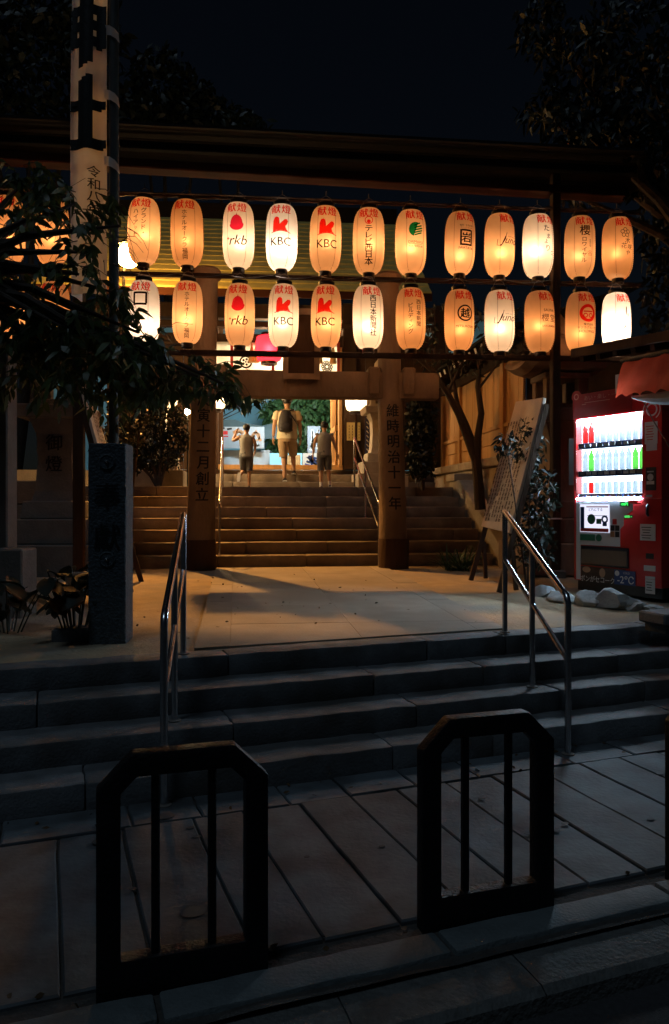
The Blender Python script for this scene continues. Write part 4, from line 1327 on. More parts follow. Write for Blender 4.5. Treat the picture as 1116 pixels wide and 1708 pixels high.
# ================================================================== TREES, SHRUBS
def px_clump(px, py, d, rx, ry, n, rz=None, shell=.25):
    c = W(px, py, d); k = d / FPX
    return clump(c, (rx * k, (rz or max(rx, ry) * .8) * k, ry * k), n, shell)
def sprays(cs, per=9, ln=.30, droop=.9):
    """drooping twigs with leaves set along them: leaf bases, leaf directions, twig polylines"""
    P_, D_, T_ = [], [], []
    for c in cs:
        mid = c.mean(axis=0)
        for s0 in c[:max(1, len(c) // per)]:
            out = s0 - mid + rng.normal(size=3) * .06; out[2] = abs(out[2]) * .3
            out /= (np.linalg.norm(out) + 1e-6)
            l = ln * rng.uniform(.6, 1.4); q = s0.copy(); d = out.copy(); line = [q.copy()]
            side = np.cross(d, [0, 0, 1.0]); side /= (np.linalg.norm(side) + 1e-6)
            for k in range(per):
                d = d + np.array([0, 0, -.20 * droop]); d /= np.linalg.norm(d)
                q = q + d * l / per; line.append(q.copy())
                ld = d * .7 + side * (.75 if k % 2 else -.75) + rng.normal(size=3) * .28 + np.array([0, 0, -.55 * droop])
                P_.append(q.copy()); D_.append(ld / np.linalg.norm(ld))
            T_.append(line)
    return np.array(P_), np.array(D_), T_
def tree(label, base, clumps, leaf, ln, wd, droop, trunk_r, d_leaf=None, cat='tree', name='tree', group=None, fork=None, twig=False):
    t = thing(name, label, cat, base, 0, group)
    base = Vector(base)
    pts = np.concatenate([c for c, _ in clumps])
    cs = [Vector(c.mean(axis=0)) for c, _ in clumps]
    mean = sum(cs, Vector()) / len(cs)
    fk = Vector(fork) if fork else base.lerp(Vector((mean.x, mean.y, base.z + (mean.z - base.z) * .75)), .55)
    b = B(); b.tube([base - Vector((0, 0, .2)), base + Vector((0, 0, .15)), base.lerp(fk, .5) + Vector((.04, .03, 0)), fk], [trunk_r * 1.4, trunk_r * 1.05, trunk_r * .85, trunk_r * .7], 12)
    b.jitter(trunk_r * .2, 3, 2)
    tk = b.build('trunk', M['bark'], t, world=True, smooth=True)
    for c in cs:
        m = fk.lerp(c, .5) + Vector((rr.uniform(-.1, .1), rr.uniform(-.1, .1), .12))
        b = B(); b.tube([fk, m, c], [trunk_r * .5, trunk_r * .3, trunk_r * .1], 7); b.build('limb', M['bark'], t, world=True, smooth=True)
    if twig:
        pts, dd, lines = sprays([c for c, _ in clumps])
        if twig != True: k_ = twig(pts); pts, dd = pts[k_], dd[k_]
        b = B()
        for l in lines: b.tube(l[::3], [.004, .003, .002, .0015][:len(l[::3])], 4, cap=False)
        b.build('twigs', M['bark'], t, world=True, kind='stuff')
        foliage('crown', pts, ln, wd, M[leaf], t, droop, world=True, dirs=dd)
    else:
        foliage('crown', pts, ln, wd, M[leaf], t, droop, world=True)
    return t
D = 5.9
cl = []
for (px, py, rx, ry, n) in ((30, 315, 62, 48, 300), (-40, 420, 50, 110, 300), (12, 480, 34, 30, 50), (35, 560, 60, 60, 330), (100, 545, 60, 38, 210), (125, 340, 60, 40, 200), (160, 420, 40, 60, 230), (130, 460, 40, 24, 70), (150, 530, 55, 45, 260), (195, 585, 60, 42, 280), (245, 605, 50, 40, 230), (236, 556, 34, 26, 62), (292, 605, 50, 42, 240), (332, 628, 40, 28, 150), (372, 640, 18, 14, 28), (200, 375, 14, 45, 40), (55, 360, 36, 18, 34), (85, 395, 36, 40, 40), (20, 390, 25, 35, 22), (185, 490, 26, 28, 60), (90, 525, 60, 16, 60), (60, 620, 70, 22, 140), (150, 628, 60, 18, 110), (230, 645, 60, 14, 90)):
    cl.append((px_clump(px, py, D + rr.uniform(-.5, .3), rx, ry, n), 0))
def thin(pts):
    x = CX + pts[:, 0] / pts[:, 1] * FPX; y = HY - (pts[:, 2] - EYE) / pts[:, 1] * FPX
    keep = np.ones(len(pts))
    for ex, ey, rx, ry, k in ((87, 388, 30, 50, .38), (16, 398, 24, 40, .3), (92, 480, 30, 18, .15), (242, 490, 28, 42, .16), (238, 552, 32, 22, .5), (214, 428, 54, 54, 0), (158, 285, 40, 32, .1), (160, 470, 26, 22, .35), (312, 560, 30, 30, .25), (235, 380, 30, 60, .12), (330, 520, 60, 70, 0), (338, 695, 70, 38, 0), (408, 610, 22, 50, 0), (90, 490, 30, 26, .15), (20, 420, 26, 40, .2), (90, 400, 26, 44, .22), (300, 690, 60, 26, .1)):
        ins = ((x - ex) / rx) ** 2 + ((y - ey) / ry) ** 2 < 1
        keep[ins] = np.minimum(keep[ins], k)
    return rng.random(len(pts)) < keep
tree('drooping leafy tree covering the left lanterns and the foot of the banner', (-3.35, 5.7, .5), [(c, 0) for c, _ in cl], 'leaf', .105, .042, .75, .10, fork=(-3.05, 5.75, 3.1), twig=thin)
cl = []
for (px, py, rx, ry, n) in ((905, 40, 45, 60, 260), (965, 110, 70, 80, 420), (1050, 60, 90, 90, 500), (905, 185, 42, 22, 130), (960, 200, 60, 40, 220), (1020, 225, 70, 50, 320), (1090, 180, 70, 100, 520), (1000, 280, 70, 22, 130), (1060, 290, 50, 40, 220), (1105, 370, 40, 80, 300), (1110, 500, 34, 80, 260), (965, 328, 40, 10, 36), (1180, 250, 80, 160, 500)):
    cl.append((px_clump(px, py, 9.4 + rr.uniform(-.5, .9), rx, ry, n), 0))
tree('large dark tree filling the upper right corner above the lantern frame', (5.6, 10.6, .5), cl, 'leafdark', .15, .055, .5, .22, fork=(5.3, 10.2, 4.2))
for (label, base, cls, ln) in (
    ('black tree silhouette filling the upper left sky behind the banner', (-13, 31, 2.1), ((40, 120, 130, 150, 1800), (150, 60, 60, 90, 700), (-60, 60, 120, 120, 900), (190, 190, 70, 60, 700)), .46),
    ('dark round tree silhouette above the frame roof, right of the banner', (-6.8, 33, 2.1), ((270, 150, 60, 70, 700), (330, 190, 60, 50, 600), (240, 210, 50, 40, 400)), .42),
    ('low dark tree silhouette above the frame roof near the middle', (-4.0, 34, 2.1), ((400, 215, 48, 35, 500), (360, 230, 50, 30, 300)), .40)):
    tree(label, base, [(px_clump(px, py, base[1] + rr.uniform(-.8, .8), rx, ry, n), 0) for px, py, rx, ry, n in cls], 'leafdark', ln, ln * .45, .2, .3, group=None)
# bare-stemmed tree beside the hall
t = thing('maple_tree', 'leaning bare-stemmed tree in front of the lit board wall', 'tree', W(800, 838, 10.4))
def limb(pts, r0, r1, name='limb'):
    P = [W(x, y, d) for x, y, d in pts]; n_ = len(P)
    b = B(); b.tube(P, [r0 + (r1 - r0) * i / (n_ - 1) for i in range(n_)], 9); b.jitter(.012, 5, 3); b.build(name, M['bark'], t, world=True, smooth=True)
limb([(802, 850, 10.4), (798, 800, 10.4), (794, 765, 10.4), (796, 735, 10.4)], .075, .06, 'trunk')
limb([(794, 768, 10.4), (780, 732, 10.4), (766, 692, 10.35), (746, 655, 10.3), (722, 618, 10.2), (690, 592, 10.1)], .060, .028)
limb([(795, 752, 10.4), (778, 708, 10.5), (764, 676, 10.5), (757, 640, 10.5), (748, 604, 10.5), (744, 560, 10.5)], .040, .018)
limb([(796, 738, 10.4), (803, 690, 10.4), (797, 645, 10.3), (800, 604, 10.3), (812, 560, 10.2)], .050, .022)
limb([(746, 655, 10.3), (765, 618, 10.3), (778, 590, 10.3)], .022, .010)
limb([(797, 650, 10.3), (826, 612, 10.3), (846, 590, 10.3)], .02, .010)
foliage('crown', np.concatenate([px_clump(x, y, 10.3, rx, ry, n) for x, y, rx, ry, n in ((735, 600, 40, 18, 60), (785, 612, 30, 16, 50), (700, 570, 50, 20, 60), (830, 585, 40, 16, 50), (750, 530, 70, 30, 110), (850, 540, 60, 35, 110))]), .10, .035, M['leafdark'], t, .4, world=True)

def shrub(label, base, cls, leaf, ln, wd, droop=.1, name='bush', stem=.03, extra=None):
    t = thing(name, label, 'bush', base)
    base = Vector(base)
    for c in cls:
        q = Vector(c.mean(axis=0))
        b = B(); b.tube([base - Vector((0, 0, .05)), base.lerp(q, .35) + Vector((0, 0, .03)), q], [stem, stem * .8, stem * .3], 7); b.build('stem', M['bark'], t, world=True, smooth=True)
    foliage('foliage', np.concatenate(cls), ln, wd, M[leaf], t, droop, world=True)
    return t
p = W(265, 816, 11.9)
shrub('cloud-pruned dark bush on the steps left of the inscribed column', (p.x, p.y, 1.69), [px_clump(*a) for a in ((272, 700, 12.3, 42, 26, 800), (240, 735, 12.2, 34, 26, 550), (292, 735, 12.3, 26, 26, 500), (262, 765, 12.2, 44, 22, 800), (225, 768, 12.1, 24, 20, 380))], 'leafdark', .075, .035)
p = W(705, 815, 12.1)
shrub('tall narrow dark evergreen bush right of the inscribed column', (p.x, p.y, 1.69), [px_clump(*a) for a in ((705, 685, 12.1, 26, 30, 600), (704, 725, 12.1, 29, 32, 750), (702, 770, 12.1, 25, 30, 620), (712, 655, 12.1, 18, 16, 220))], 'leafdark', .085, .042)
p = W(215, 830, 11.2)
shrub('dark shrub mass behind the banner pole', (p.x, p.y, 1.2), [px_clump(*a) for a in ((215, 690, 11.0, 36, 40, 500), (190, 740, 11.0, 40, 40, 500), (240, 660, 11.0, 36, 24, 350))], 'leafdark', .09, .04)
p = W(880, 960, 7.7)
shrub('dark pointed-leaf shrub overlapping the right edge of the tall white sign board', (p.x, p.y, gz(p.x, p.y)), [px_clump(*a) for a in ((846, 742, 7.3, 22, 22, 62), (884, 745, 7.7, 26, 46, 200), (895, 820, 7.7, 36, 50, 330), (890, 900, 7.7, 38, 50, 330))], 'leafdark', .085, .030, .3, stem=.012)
# cycad-like tuft at the foot of the stairs
p = W(762, 948, 9.7)
t = thing('spiky_plant', 'low spiky tuft with arching blades at the right foot of the upper stairs', 'plant', (p.x, p.y, gz(p.x, p.y)))
b = B()
for k in range(150):
    a = rr.uniform(0, 2 * math.pi); l = rr.uniform(.25, .52); e = rr.uniform(.25, 1.2)
    d = Vector((math.cos(a) * math.cos(e), math.sin(a) * math.cos(e), math.sin(e))); sd = Vector((-math.sin(a), math.cos(a), 0)) * .009
    o = Vector((rr.uniform(-.14, .14), rr.uniform(-.10, .10), 0))
    q = [o, o + d * l * .5, o + d * l * .85 - Vector((0, 0, l * .10)), o + d * l - Vector((0, 0, l * .26))]
    v = [b.bm.verts.new(o - sd * .7), b.bm.verts.new(o + sd * .7), b.bm.verts.new(q[1] + sd), b.bm.verts.new(q[1] - sd), b.bm.verts.new(q[2] + sd * .6), b.bm.verts.new(q[2] - sd * .6), b.bm.verts.new(q[3])]
    for f in ((0, 1, 2, 3), (3, 2, 4, 5), (5, 4, 6)): b.bm.faces.new([v[i] for i in f])
b.build('blades', M['leafmid'], t, kind='stuff')
# broad-leaved plants in the lower left corner
LEAFB = B(); LL = []
for i in range(7):
    f = i / 6; w_ = .052 * math.sin(math.pi * min(.97, f * .9 + .06)) ** .8
    LL.append([LEAFB.bm.verts.new((-w_, f * .17, -.05 * f * f + .012)), LEAFB.bm.verts.new((0, f * .17, -.05 * f * f)), LEAFB.bm.verts.new((w_, f * .17, -.05 * f * f + .012))])
for a, c in zip(LL, LL[1:]):
    LEAFB.bm.faces.new((a[0], a[1], c[1], c[0])); LEAFB.bm.faces.new((a[1], a[2], c[2], c[1]))
LEAFM = one(LEAFB, 'leaf', M['leafdark'])
def broad_plant(label, x, y, z, n, h, sp):
    t = thing('broad_leaf_plant', label, 'plant', (x, y, z))
    for k in range(n):
        a = rr.uniform(0, 2 * math.pi); l = rr.uniform(.55, 1) * h; q = Vector((math.cos(a) * sp * rr.random(), math.sin(a) * sp * rr.random(), l))
        b = B(); b.tube([Vector((q.x * .2, q.y * .2, -.03)), Vector((q.x * .6, q.y * .6, l * .55)), q], [.006, .005, .004], 5)
        st = b.build('stem', M['leafdark'], t, smooth=True)
        for j in range(2):
            o = link('leaf', LEAFM, st); o.location = q - Vector((0, 0, j * .10 * h)); s_ = rr.uniform(.7, 1.25)
            o.scale = (s_, s_, s_); o.rotation_euler = (rr.uniform(-.5, .3), rr.uniform(-.4, .4), rr.uniform(0, 6.28))
    return t
broad_plant('broad-leaved plant in the dark lower left corner, tallest of the two', -1.72, 5.1, .5, 22, .50, .34)
broad_plant('broad-leaved plant touching the left image edge beside a concrete block', -2.25, 5.3, .5, 16, .40, .30)
p = W(118, 1066, 4.95); b = B(); b.box((p.x, p.y + .12, .55), (.30, .16, .11), R(12)).bevel(.012)
props(b.build('edging_stone', M['stone']), 'short edging stone beside the foot of the dark stone pillar', 'stone')
b = B(); p = W(6, 740, 6.2); b.box((p.x - .07, 6.3, 1.62), (.20, .20, 2.3)).bevel(.012)
props(b.build('concrete_post', M['concrete']), 'square concrete post at the far left edge under the leaves', 'post')
b = B(); p = W(22, 920, 6.0); b.box((p.x, 6.0, .78), (.26, .30, .58)).bevel(.012)
props(b.build('concrete_block', M['concrete']), 'grey concrete block at the left edge behind the plants', 'block')

# ================================================================== BOARD HALL on the right
Fh, Nh = Vector((2.18, 15.2, 0)), Vector((2.66, 10.95, 0))
t = thing('shrine_hall', 'low hall with lit cedar board wall and white rafter tips on the right', 'building', (2.5, 13, 1.6))
dv = (Nh - Fh).normalized(); nv = Vector((dv.y, -dv.x, 0))
if nv.x > 0: nv = -nv       # out towards the path
LHl = (Nh - Fh).length
def hp(s, o, z): return Fh + dv * s + nv * o + Vector((0, 0, z))
def hbox(name, s0, s1, o0, o1, z0, z1, m, bev=0):
    b = B(); b.prism([hp(s0, o0, z0), hp(s1, o0, z0), hp(s1, o1, z0), hp(s0, o1, z0)], (0, 0, z1 - z0))
    if bev: b.bevel(bev)
    return b.build(name, m, t, world=True)
s = 0
while s < LHl + .3:
    l = rr.uniform(.8, 1.2); hbox('plinth_stone', s, min(s + l - .01, LHl + .3), -.3, .22, 1.45, 1.98, M['hallstone'], .015)
    hbox('plinth_cap', s, min(s + l - .008, LHl + .3), -.3, .28, 1.985, 2.12, M['hallstone'], .015); s += l
s = 0; k = 0
while s < LHl:
    hbox('wall_board', s, s + .185, -.03, .0 + .004 * (k % 2), 2.62, 3.55, M['board']); s += .19; k += 1
for z0, z1 in ((2.13, 2.36), (2.37, 2.60)):
    s = 0
    while s < LHl:
        hbox('lower_board', s, min(s + 1.19, LHl), -.03, .012, z0, z1, M['board']); s += 1.2
s = 0
while s < LHl + .1:
    hbox('wall_post', s - .07, s + .07, -.10, .06, 2.125, 3.6, M['board'], .006); s += 1.2
hbox('sill_rail', 0, LHl, -.02, .045, 2.585, 2.64, M['board']); hbox('top_plate', -.1, LHl + .3, -.1, .08, 3.55, 3.70, M['oldwood'])
s = -.2; tipm = M['label']
while s < LHl + .5:
    b = B(); p0, p1 = hp(s, -.3, 3.93), hp(s, .62, 3.62); b.beam(p0, p1, .06, .075); rf = b.build('rafter', M['oldwood'], t, world=True)
    b = B(); q = (p1 - p0).normalized(); b.beam(p1 - q * .0 + q * .001, p1 + q * .012, .064, .079); b.build('rafter_tip', tipm, rf, world=True)
    s += .29
for k in range(10):
    o0, o1 = .68 - k * .22, .68 - (k + 1) * .22 + .01
    b = B(); b.prism([hp(-.5, o0, 3.66 + k * .075), hp(LHl + .7, o0, 3.66 + k * .075), hp(LHl + .7, o1, 3.735 + k * .075), hp(-.5, o1, 3.735 + k * .075)], (0, 0, .05)); b.build('roof_course', M['roofdark'], t, world=True)
hbox('end_wall', LHl - .03, LHl + .03, -2.6, -.1, 2.1, 3.7, M['oldwood'])

# ================================================================== SHRINE GATE with curtain
GY = 16.4
t = thing('shrine_gate', 'timber shrine gate with copper roof and lit crest curtain behind the torii', 'gate', (-1.0, GY, 2.16), R(5))
def gb(name, x0, x1, y0, y1, z0, z1, m, par=None, bev=0):
    b = B(); b.box(((x0 + x1) / 2, (y0 + y1) / 2, (z0 + z1) / 2), (x1 - x0, y1 - y0, z1 - z0))
    if bev: b.bevel(bev)
    return b.build(name, m, par or t)
for x in (-1.62, 1.32, -3.6, 3.3):
    gb('gate_post', x - .15, x + .15, -.15, .15, 0, 3.55, M['oldwood'], bev=.02)
gb('gate_post', -1.62 - .13, -1.62 + .13, 2.0, 2.26, 0, 3.55, M['oldwood'], bev=.02)
gb('gate_post', 1.32 - .13, 1.32 + .13, 2.0, 2.26, 0, 3.55, M['oldwood'], bev=.02)
gb('threshold', -1.47, 1.17, -.1, .1, 0.0, .10, M['board'])
for z0, z1, y in ((2.62, 2.86, 0), (3.2, 3.5, 0), (3.0, 3.12, -.05)):
    gb('cross_beam', -4.2, 3.9, y - .12, y + .12, z0, z1, M['oldwood'], bev=.01)
for x0, x1 in ((-3.45, -1.77), (1.47, 3.15)):
    n = 8
    for k in range(n):
        a = x0 + (x1 - x0) * k / n; gb('wall_board', a, a + (x1 - x0) / n - .008, -.03, .03 - .004 * (k % 2), .0, 2.6, M['oldwood'])
# lattice door leaf opened inwards on the right
dl = gb('door_leaf', 1.06, 1.10, .20, 1.42, .05, 2.55, M['oldwood'])
for k in range(4): gb('door_rail', 1.03, 1.13, .20, 1.42, .08 + k * .78, .20 + k * .78, M['board'], dl)
for k in range(5): gb('door_stile', 1.035, 1.055, .20 + k * .28, .29 + k * .28, .08, 2.5, M['board'], dl)
dl2 = gb('door_leaf', 1.09, 1.15, -.17, .19, .05, 2.60, M['board'])
# notice
n_ = gb('notice_board', .99 + .26, 1.28 + .26, -.20, -.17, .62, 1.0, mat('yellow_notice', (.55, .42, .16), .6, .08))
lay([stroke([(1.30 + .07 * c, .94 - .06 * r_), (1.30 + .07 * c, .90 - .06 * r_)], .008) for c in range(4) for r_ in range(5)], flat((0, -.204, 0), (1, 0, 0), (0, 0, 1)), 'notice_text', M['brown'], n_, kind='stuff')
# crest curtain
def cy(x): return -.24 + .03 * math.sin(x * 7) + .012 * math.sin(x * 23)
b = B(); xs = lin(-1.9, 1.05, 60); ga = [[b.bm.verts.new((x, cy(x), z)) for x in xs] for z in (1.95, 2.1, 2.3, 2.5, 2.66)]
for r0, r1 in zip(ga, ga[1:]):
    for i in range(60): b.bm.faces.new((r0[i], r0[i + 1], r1[i + 1], r1[i]))
cu_ = b.build('curtain', M['white'], t, smooth=True, shade=0)
cfl = lambda x, z: Vector((x, cy(x) - .012, z))
gx = lambda px: (px - 478) / FPX * (GY - .24) 
cz = lambda py: EYE + (HY - py) / FPX * (GY - .24) - 2.16
x1, z1 = gx(408), cz(605)
lay([annulus(x1, z1, .10, .135, 30)] + [disc(x1 + .058 * math.cos(R(72 * k)), z1 + .058 * math.sin(R(72 * k)), .026, 12) for k in range(5)] + [disc(x1, z1, .02, 10)], cfl, 'crest', M['brush'], cu_, .05)
x1, z1 = gx(543), cz(611)
lay([annulus(x1, z1, .03, .06, 20)] + [annulus(x1 + .095 * math.cos(R(30 * k)), z1 + .095 * math.sin(R(30 * k)), .012, .034, 10) for k in range(12)], cfl, 'crest', M['brush'], cu_, .05)
for px in (385, 453, 562, 640):
    x = gx(px); gb('red_strap', x - .03, x + .03, -.30, -.285, 1.93, 2.68, M['redstrap'])
for px in (425, 530, 553, 418):
    x = gx(px); b = B(); b.lathe([(.012, 2.62), (.02, 2.55), (.035, 2.50), (.075, 2.24), (.07, 2.22)], (x, -.33, 0), 12); b.build('tassel', M['tan'], t, smooth=True)
# copper roof in courses
for k in range(15):
    y0, z0 = -2.40 + k * .22, 3.17 + k * .165
    b = B(); b.prism([(-4.6, y0, z0), (2.60, y0, z0), (2.60, y0 + .235, z0 + .155), (-4.6, y0 + .235, z0 + .155)], (0, 0, .035)); b.build('roof_course', M['copper'], t)
gb('ridge', -4.6, 2.5, .85, 1.3, 5.62, 5.98, M['roofdark'])
gb('eave_board', -4.6, 2.61, -2.42, -2.37, 3.03, 3.165, M['beamwood'])
for k in range(25):
    x = -4.5 + k * .29
    b = B(); b.beam((x, -2.33, 3.10), (x, .1, 4.92), .07, .07); b.build('rafter', M['beamwood'], t)
gb('plaque', -.42, .12, -.34, -.28, 2.9, 3.4, M['oldwood'], bev=.02)
# ceiling lamp of the gate
b = B(); b.lathe([(.02, 0), (.16, -.02), (.18, -.08), (.12, -.14), (.02, -.16)], n=20)
o = b.build('ceiling_lamp', glow('gate_lamp', (1.0, .72, .40), 700), None, smooth=True)
o.location = (-1.0, GY + .8, 2.16 + 2.75)
props(o, 'round ceiling lamp glowing behind the crest curtain of the gate', 'lamp')

def simple_lantern(name, label, c, rx, h, pm, pw, col, cat='lantern', post=None, flat_=.75):
    t = thing(name, label, cat, c)
    b = B(); n = 28
    b.lathe([(rx * .55, -h / 2), (rx * .86, -h * .42), (rx, -h * .2), (rx, h * .25), (rx * .9, h * .45), (rx * .55, h / 2)], n=n, cap=False)
    b.build('paper_shell', pm, t, smooth=True, shade=0)
    b = B(); b.lathe([(rx * .45, -h / 2 - .06), (rx * .6, -h / 2 - .05), (rx * .6, -h / 2 + .01), (rx * .45, -h / 2 + .01), (rx * .45, -h / 2 - .06)], n=20, cap=False); b.build('bottom_ring', M['ring'], t)
    b = B(); b.lathe([(rx * .45, h / 2 + .06), (rx * .6, h / 2 + .05), (rx * .6, h / 2 - .01), (rx * .45, h / 2 - .01), (rx * .45, h / 2 + .06)], n=20, cap=False); b.build('top_ring', M['ring'], t)
    if post:
        b = B(); b.tube([(0, 0, -h / 2 - .05), (0, 0, -post)], .03, 10); b.build('post', M['oldwood'], t)
    ld = bpy.data.lights.new('bulb', 'POINT'); ld.energy = pw; ld.color = col; ld.shadow_soft_size = .05
    lo = bpy.data.objects.new('bulb', ld); COL.objects.link(lo); lo.parent = t
    return t
simple_lantern('paper_lantern', 'squat white glowing lantern on a post under the right end of the tie beam', W(594, 668, 15.7), .22, .46, PAPER['w'], 14, (1, .78, .5), post=1.35)
simple_lantern('paper_lantern', 'white glowing lantern peeking out beside the left inscribed column', W(360, 664, 15.7), .20, .46, PAPER['w'], 15, (1, .75, .45), post=1.3)
RP = paper('lantern_paper_red', (.80, .03, .06))
simple_lantern('paper_lantern', 'red paper lantern hanging before the crest curtain above the tie beam', W(449, 582, 15.9), .28, .55, RP, 26, (1, .7, .5))
p = W(613, 722, 15.4); b = B(); b.box((p.x, p.y, p.z), (.10, .05, 1.1)).bevel(.005)
sg = thing('indigo_sign', 'narrow indigo upright sign beside the pale lit stone lantern', 'sign', (p.x, p.y, p.z - .55))
b.build('board', M['indigo'], sg, world=True)
lay([stroke([(-.02, .95 - .09 * k), (.02, .90 - .09 * k)], .010) for k in range(9)], flat((0, -.029, 0), (1, 0, 0), (0, 0, 1)), 'lettering', M['label'], sg, kind='stuff')

p = W(313, 687, 14.0)
lp = thing('spot_lamp', 'small bright lamp on a stake just left of the left inscribed column', 'lamp', (p.x, p.y, 1.69))
b = B(); b.tube([(p.x, p.y, 1.68), (p.x, p.y, p.z - .04)], .015, 8); b.build('stake', M['blackmetal'], lp, world=True)
b = B(); b.ell(p, (.05, .05, .06), 12, 8); b.build('bulb', glow('spot_lamp_bulb', (1.0, .68, .32), 1700), lp, world=True, smooth=True)

# ================================================================== COURTYARD behind the gate
CZ = 2.16
b = B(); b.box((-2, 27, CZ + 2.8), (16, .3, 5.8)); 
bw = thing('blue_wall', 'pale blue plastered wall at the back of the lit courtyard', 'wall', (-3.4, 27, CZ))
b.build('wall', M['bluewall'], bw, world=True)
b = B(); b.box((-2, 26.9, CZ + 5.75), (16.2, .6, .12)); b.build('coping', M['concrete'], bw, world=True)
st = thing('festival_stall', 'festival stall with a grey-green cloth roof in the courtyard', 'stall', (-3.0, 22, CZ))
def wp_(px, py, d): return W(px, py, d)
b = B()
top = [wp_(300, 706, 22.3), wp_(365, 699, 22.3), wp_(392, 700, 22.3), wp_(412, 706, 22.3), wp_(436, 710, 22.3), wp_(456, 706, 22.3), wp_(470, 712, 22.3)]
bot = [wp_(300, 735, 21.7), wp_(365, 732, 21.7), wp_(392, 732, 21.7), wp_(412, 732, 21.7), wp_(436, 732, 21.7), wp_(456, 732, 21.7), wp_(470, 732, 21.7)]
for i in range(6): b.poly([bot[i], bot[i + 1], top[i + 1], top[i]])
bmesh.ops.remove_doubles(b.bm, verts=b.bm.verts, dist=1e-4)
b.build('cloth_roof', M['greyhill'], st, world=True, smooth=True, shade=0)
for px in (300, 468):
    p = wp_(px, 730, 21.9); b = B(); b.tube([(p.x, p.y, CZ - .02), (p.x, p.y, p.z)], .03, 8); b.build('stall_pole', M['steel'], st, world=True)
p0, p1 = wp_(300, 752, 21.5), wp_(450, 752, 21.5)
b = B(); xs = lin(p0.x, p1.x, 50); ra = []
for z in (CZ, p0.z):
    ra.append([b.bm.verts.new((x, 21.5 + .03 * math.sin(x * 9) * (1.6 if z == CZ else .6), z)) for x in xs])
for i in range(50): b.bm.faces.new((ra[0][i], ra[0][i + 1], ra[1][i + 1], ra[1][i]))
b.build('table_skirt', M['whitewall'], st, world=True, smooth=True, shade=0)
b = B(); b.box(((p0.x + p1.x) / 2, 21.85, p0.z), (p1.x - p0.x, .7, .04)); b.build('table_top', M['whitewall'], st, world=True)
sb = thing('menu_board', 'white board with red lettering and pink drawing on the stall', 'sign', wp_(401, 748, 21.3))
q0, q1 = wp_(352, 748, 21.3), wp_(441, 712, 21.3)
b = B(); b.box(((q0.x + q1.x) / 2, 21.3, (q0.z + q1.z) / 2), (q1.x - q0.x, .03, q1.z - q0.z)); b.build('board', M['whitewall'], sb, world=True)
k = 21.3 / FPX
ms = flat((0, -.02, 0), (1, 0, 0), (0, 0, 1))
lay([rect(-29 * k, 26 * k, 16 * k, 6 * k), rect(-29 * k, 20 * k, 18 * k, 2 * k)] , ms, 'red_print', M['redprint'], sb)
lay([annulus(-2 * k, 22 * k, 4 * k, 6 * k, 14), stroke([(-12 * k, 26 * k), (-4 * k, 30 * k), (6 * k, 26 * k)], .05), annulus(26 * k, 20 * k, 5 * k, 8 * k, 14), stroke([(18 * k, 14 * k), (26 * k, 28 * k), (34 * k, 12 * k)], .06)], ms, 'drawing', M['goldprint'], sb)
lay([stroke([(-32 * k, 33 * k), (-26 * k, 34 * k)], .03), stroke([(-22 * k, 32 * k), (-14 * k, 33 * k)], .03), rect(26 * k, 5 * k, 12 * k, 3 * k)], ms, 'black_print', M['brush'], sb)
tb = thing('cloth_table', 'low table with a pale blue and tan cloth right of the menu board stall', 'table', wp_(480, 786, 21))
q0, q1 = wp_(450, 786, 21), wp_(506, 756, 21)
b = B(); b.box(((q0.x + q1.x) / 2, 21.3, (CZ + q1.z) / 2), (q1.x - q0.x, .6, q1.z - CZ)); b.build('cloth', M['bluewall'], tb, world=True)
b = B(); b.box(((q0.x + q1.x) / 2 + .15, 20.985, (CZ + q1.z) / 2 - .02), ((q1.x - q0.x) * .5, .02, (q1.z - CZ) * .9)); b.build('tan_panel', M['tan'], tb, world=True)
for (x0, x1, y0, y1, m, label, d) in ((505, 544, 785, 756, 'white', 'white and violet printed poster standing behind the right boy', 20.5), (513, 534, 758, 711, 'greycloth', 'hanging grey and pale cloth banner between the man and the right boy', 21.2), (546, 562, 785, 742, 'bluewall', 'bright pale blue banner right of the right boy', 20.6)):
    q0, q1 = wp_(x0, y0, d), wp_(x1, y1, d)
    po = thing('printed_banner', label, 'banner', ((q0.x + q1.x) / 2, d, q0.z))
    b = B(); b.box((0, 0, (q1.z - q0.z) / 2), (q1.x - q0.x, .04, q1.z - q0.z)); b.build('panel', M[m], po)
    w_, h_ = q1.x - q0.x, q1.z - q0.z
    lay([stroke([(w_ * rr.uniform(-.4, .4), h_ * rr.uniform(.08, .9)) for _ in range(3)], .03) for _ in range(9)], flat((0, -.024, 0), (1, 0, 0), (0, 0, 1)), 'print', M['vblue'] if m != 'greycloth' else M['label'], po, kind='stuff')
    for x in (-w_ / 2, w_ / 2):
        b = B(); b.tube([(x, 0, min(0, CZ - q0.z)), (x, 0, h_)], .015, 6); b.build('banner_pole', M['steel'], po)
tree('dark green tree filling the courtyard gate opening behind the man', (.35, 24.5, CZ), [(px_clump(*a), 0) for a in ((470, 690, 24, 34, 36, 700), (510, 680, 24, 40, 40, 900), (545, 700, 24, 30, 45, 700), (500, 730, 24.2, 44, 26, 700), (470, 735, 24.2, 26, 20, 350), (520, 640, 24.2, 60, 40, 700))], 'leafmid', .26, .10, .5, .16)
tree('overhanging branch of leaves at the top left of the gate opening', (-4.9, 19.0, CZ), [(px_clump(*a), 0) for a in ((390, 668, 19, 26, 9, 150), (425, 664, 19, 18, 7, 90), (408, 682, 19, 5, 3, 14), (370, 670, 19, 16, 12, 90), (380, 640, 19, 50, 20, 200))], 'leafdark', .16, .075, .4, .045)
shrub('bright green leafy plant lit beside the right boy', wp_(553, 786, 20), [px_clump(552, 726, 20.0, 8, 14, 60), px_clump(556, 752, 20, 6, 12, 30)], 'leafmid', .16, .08)
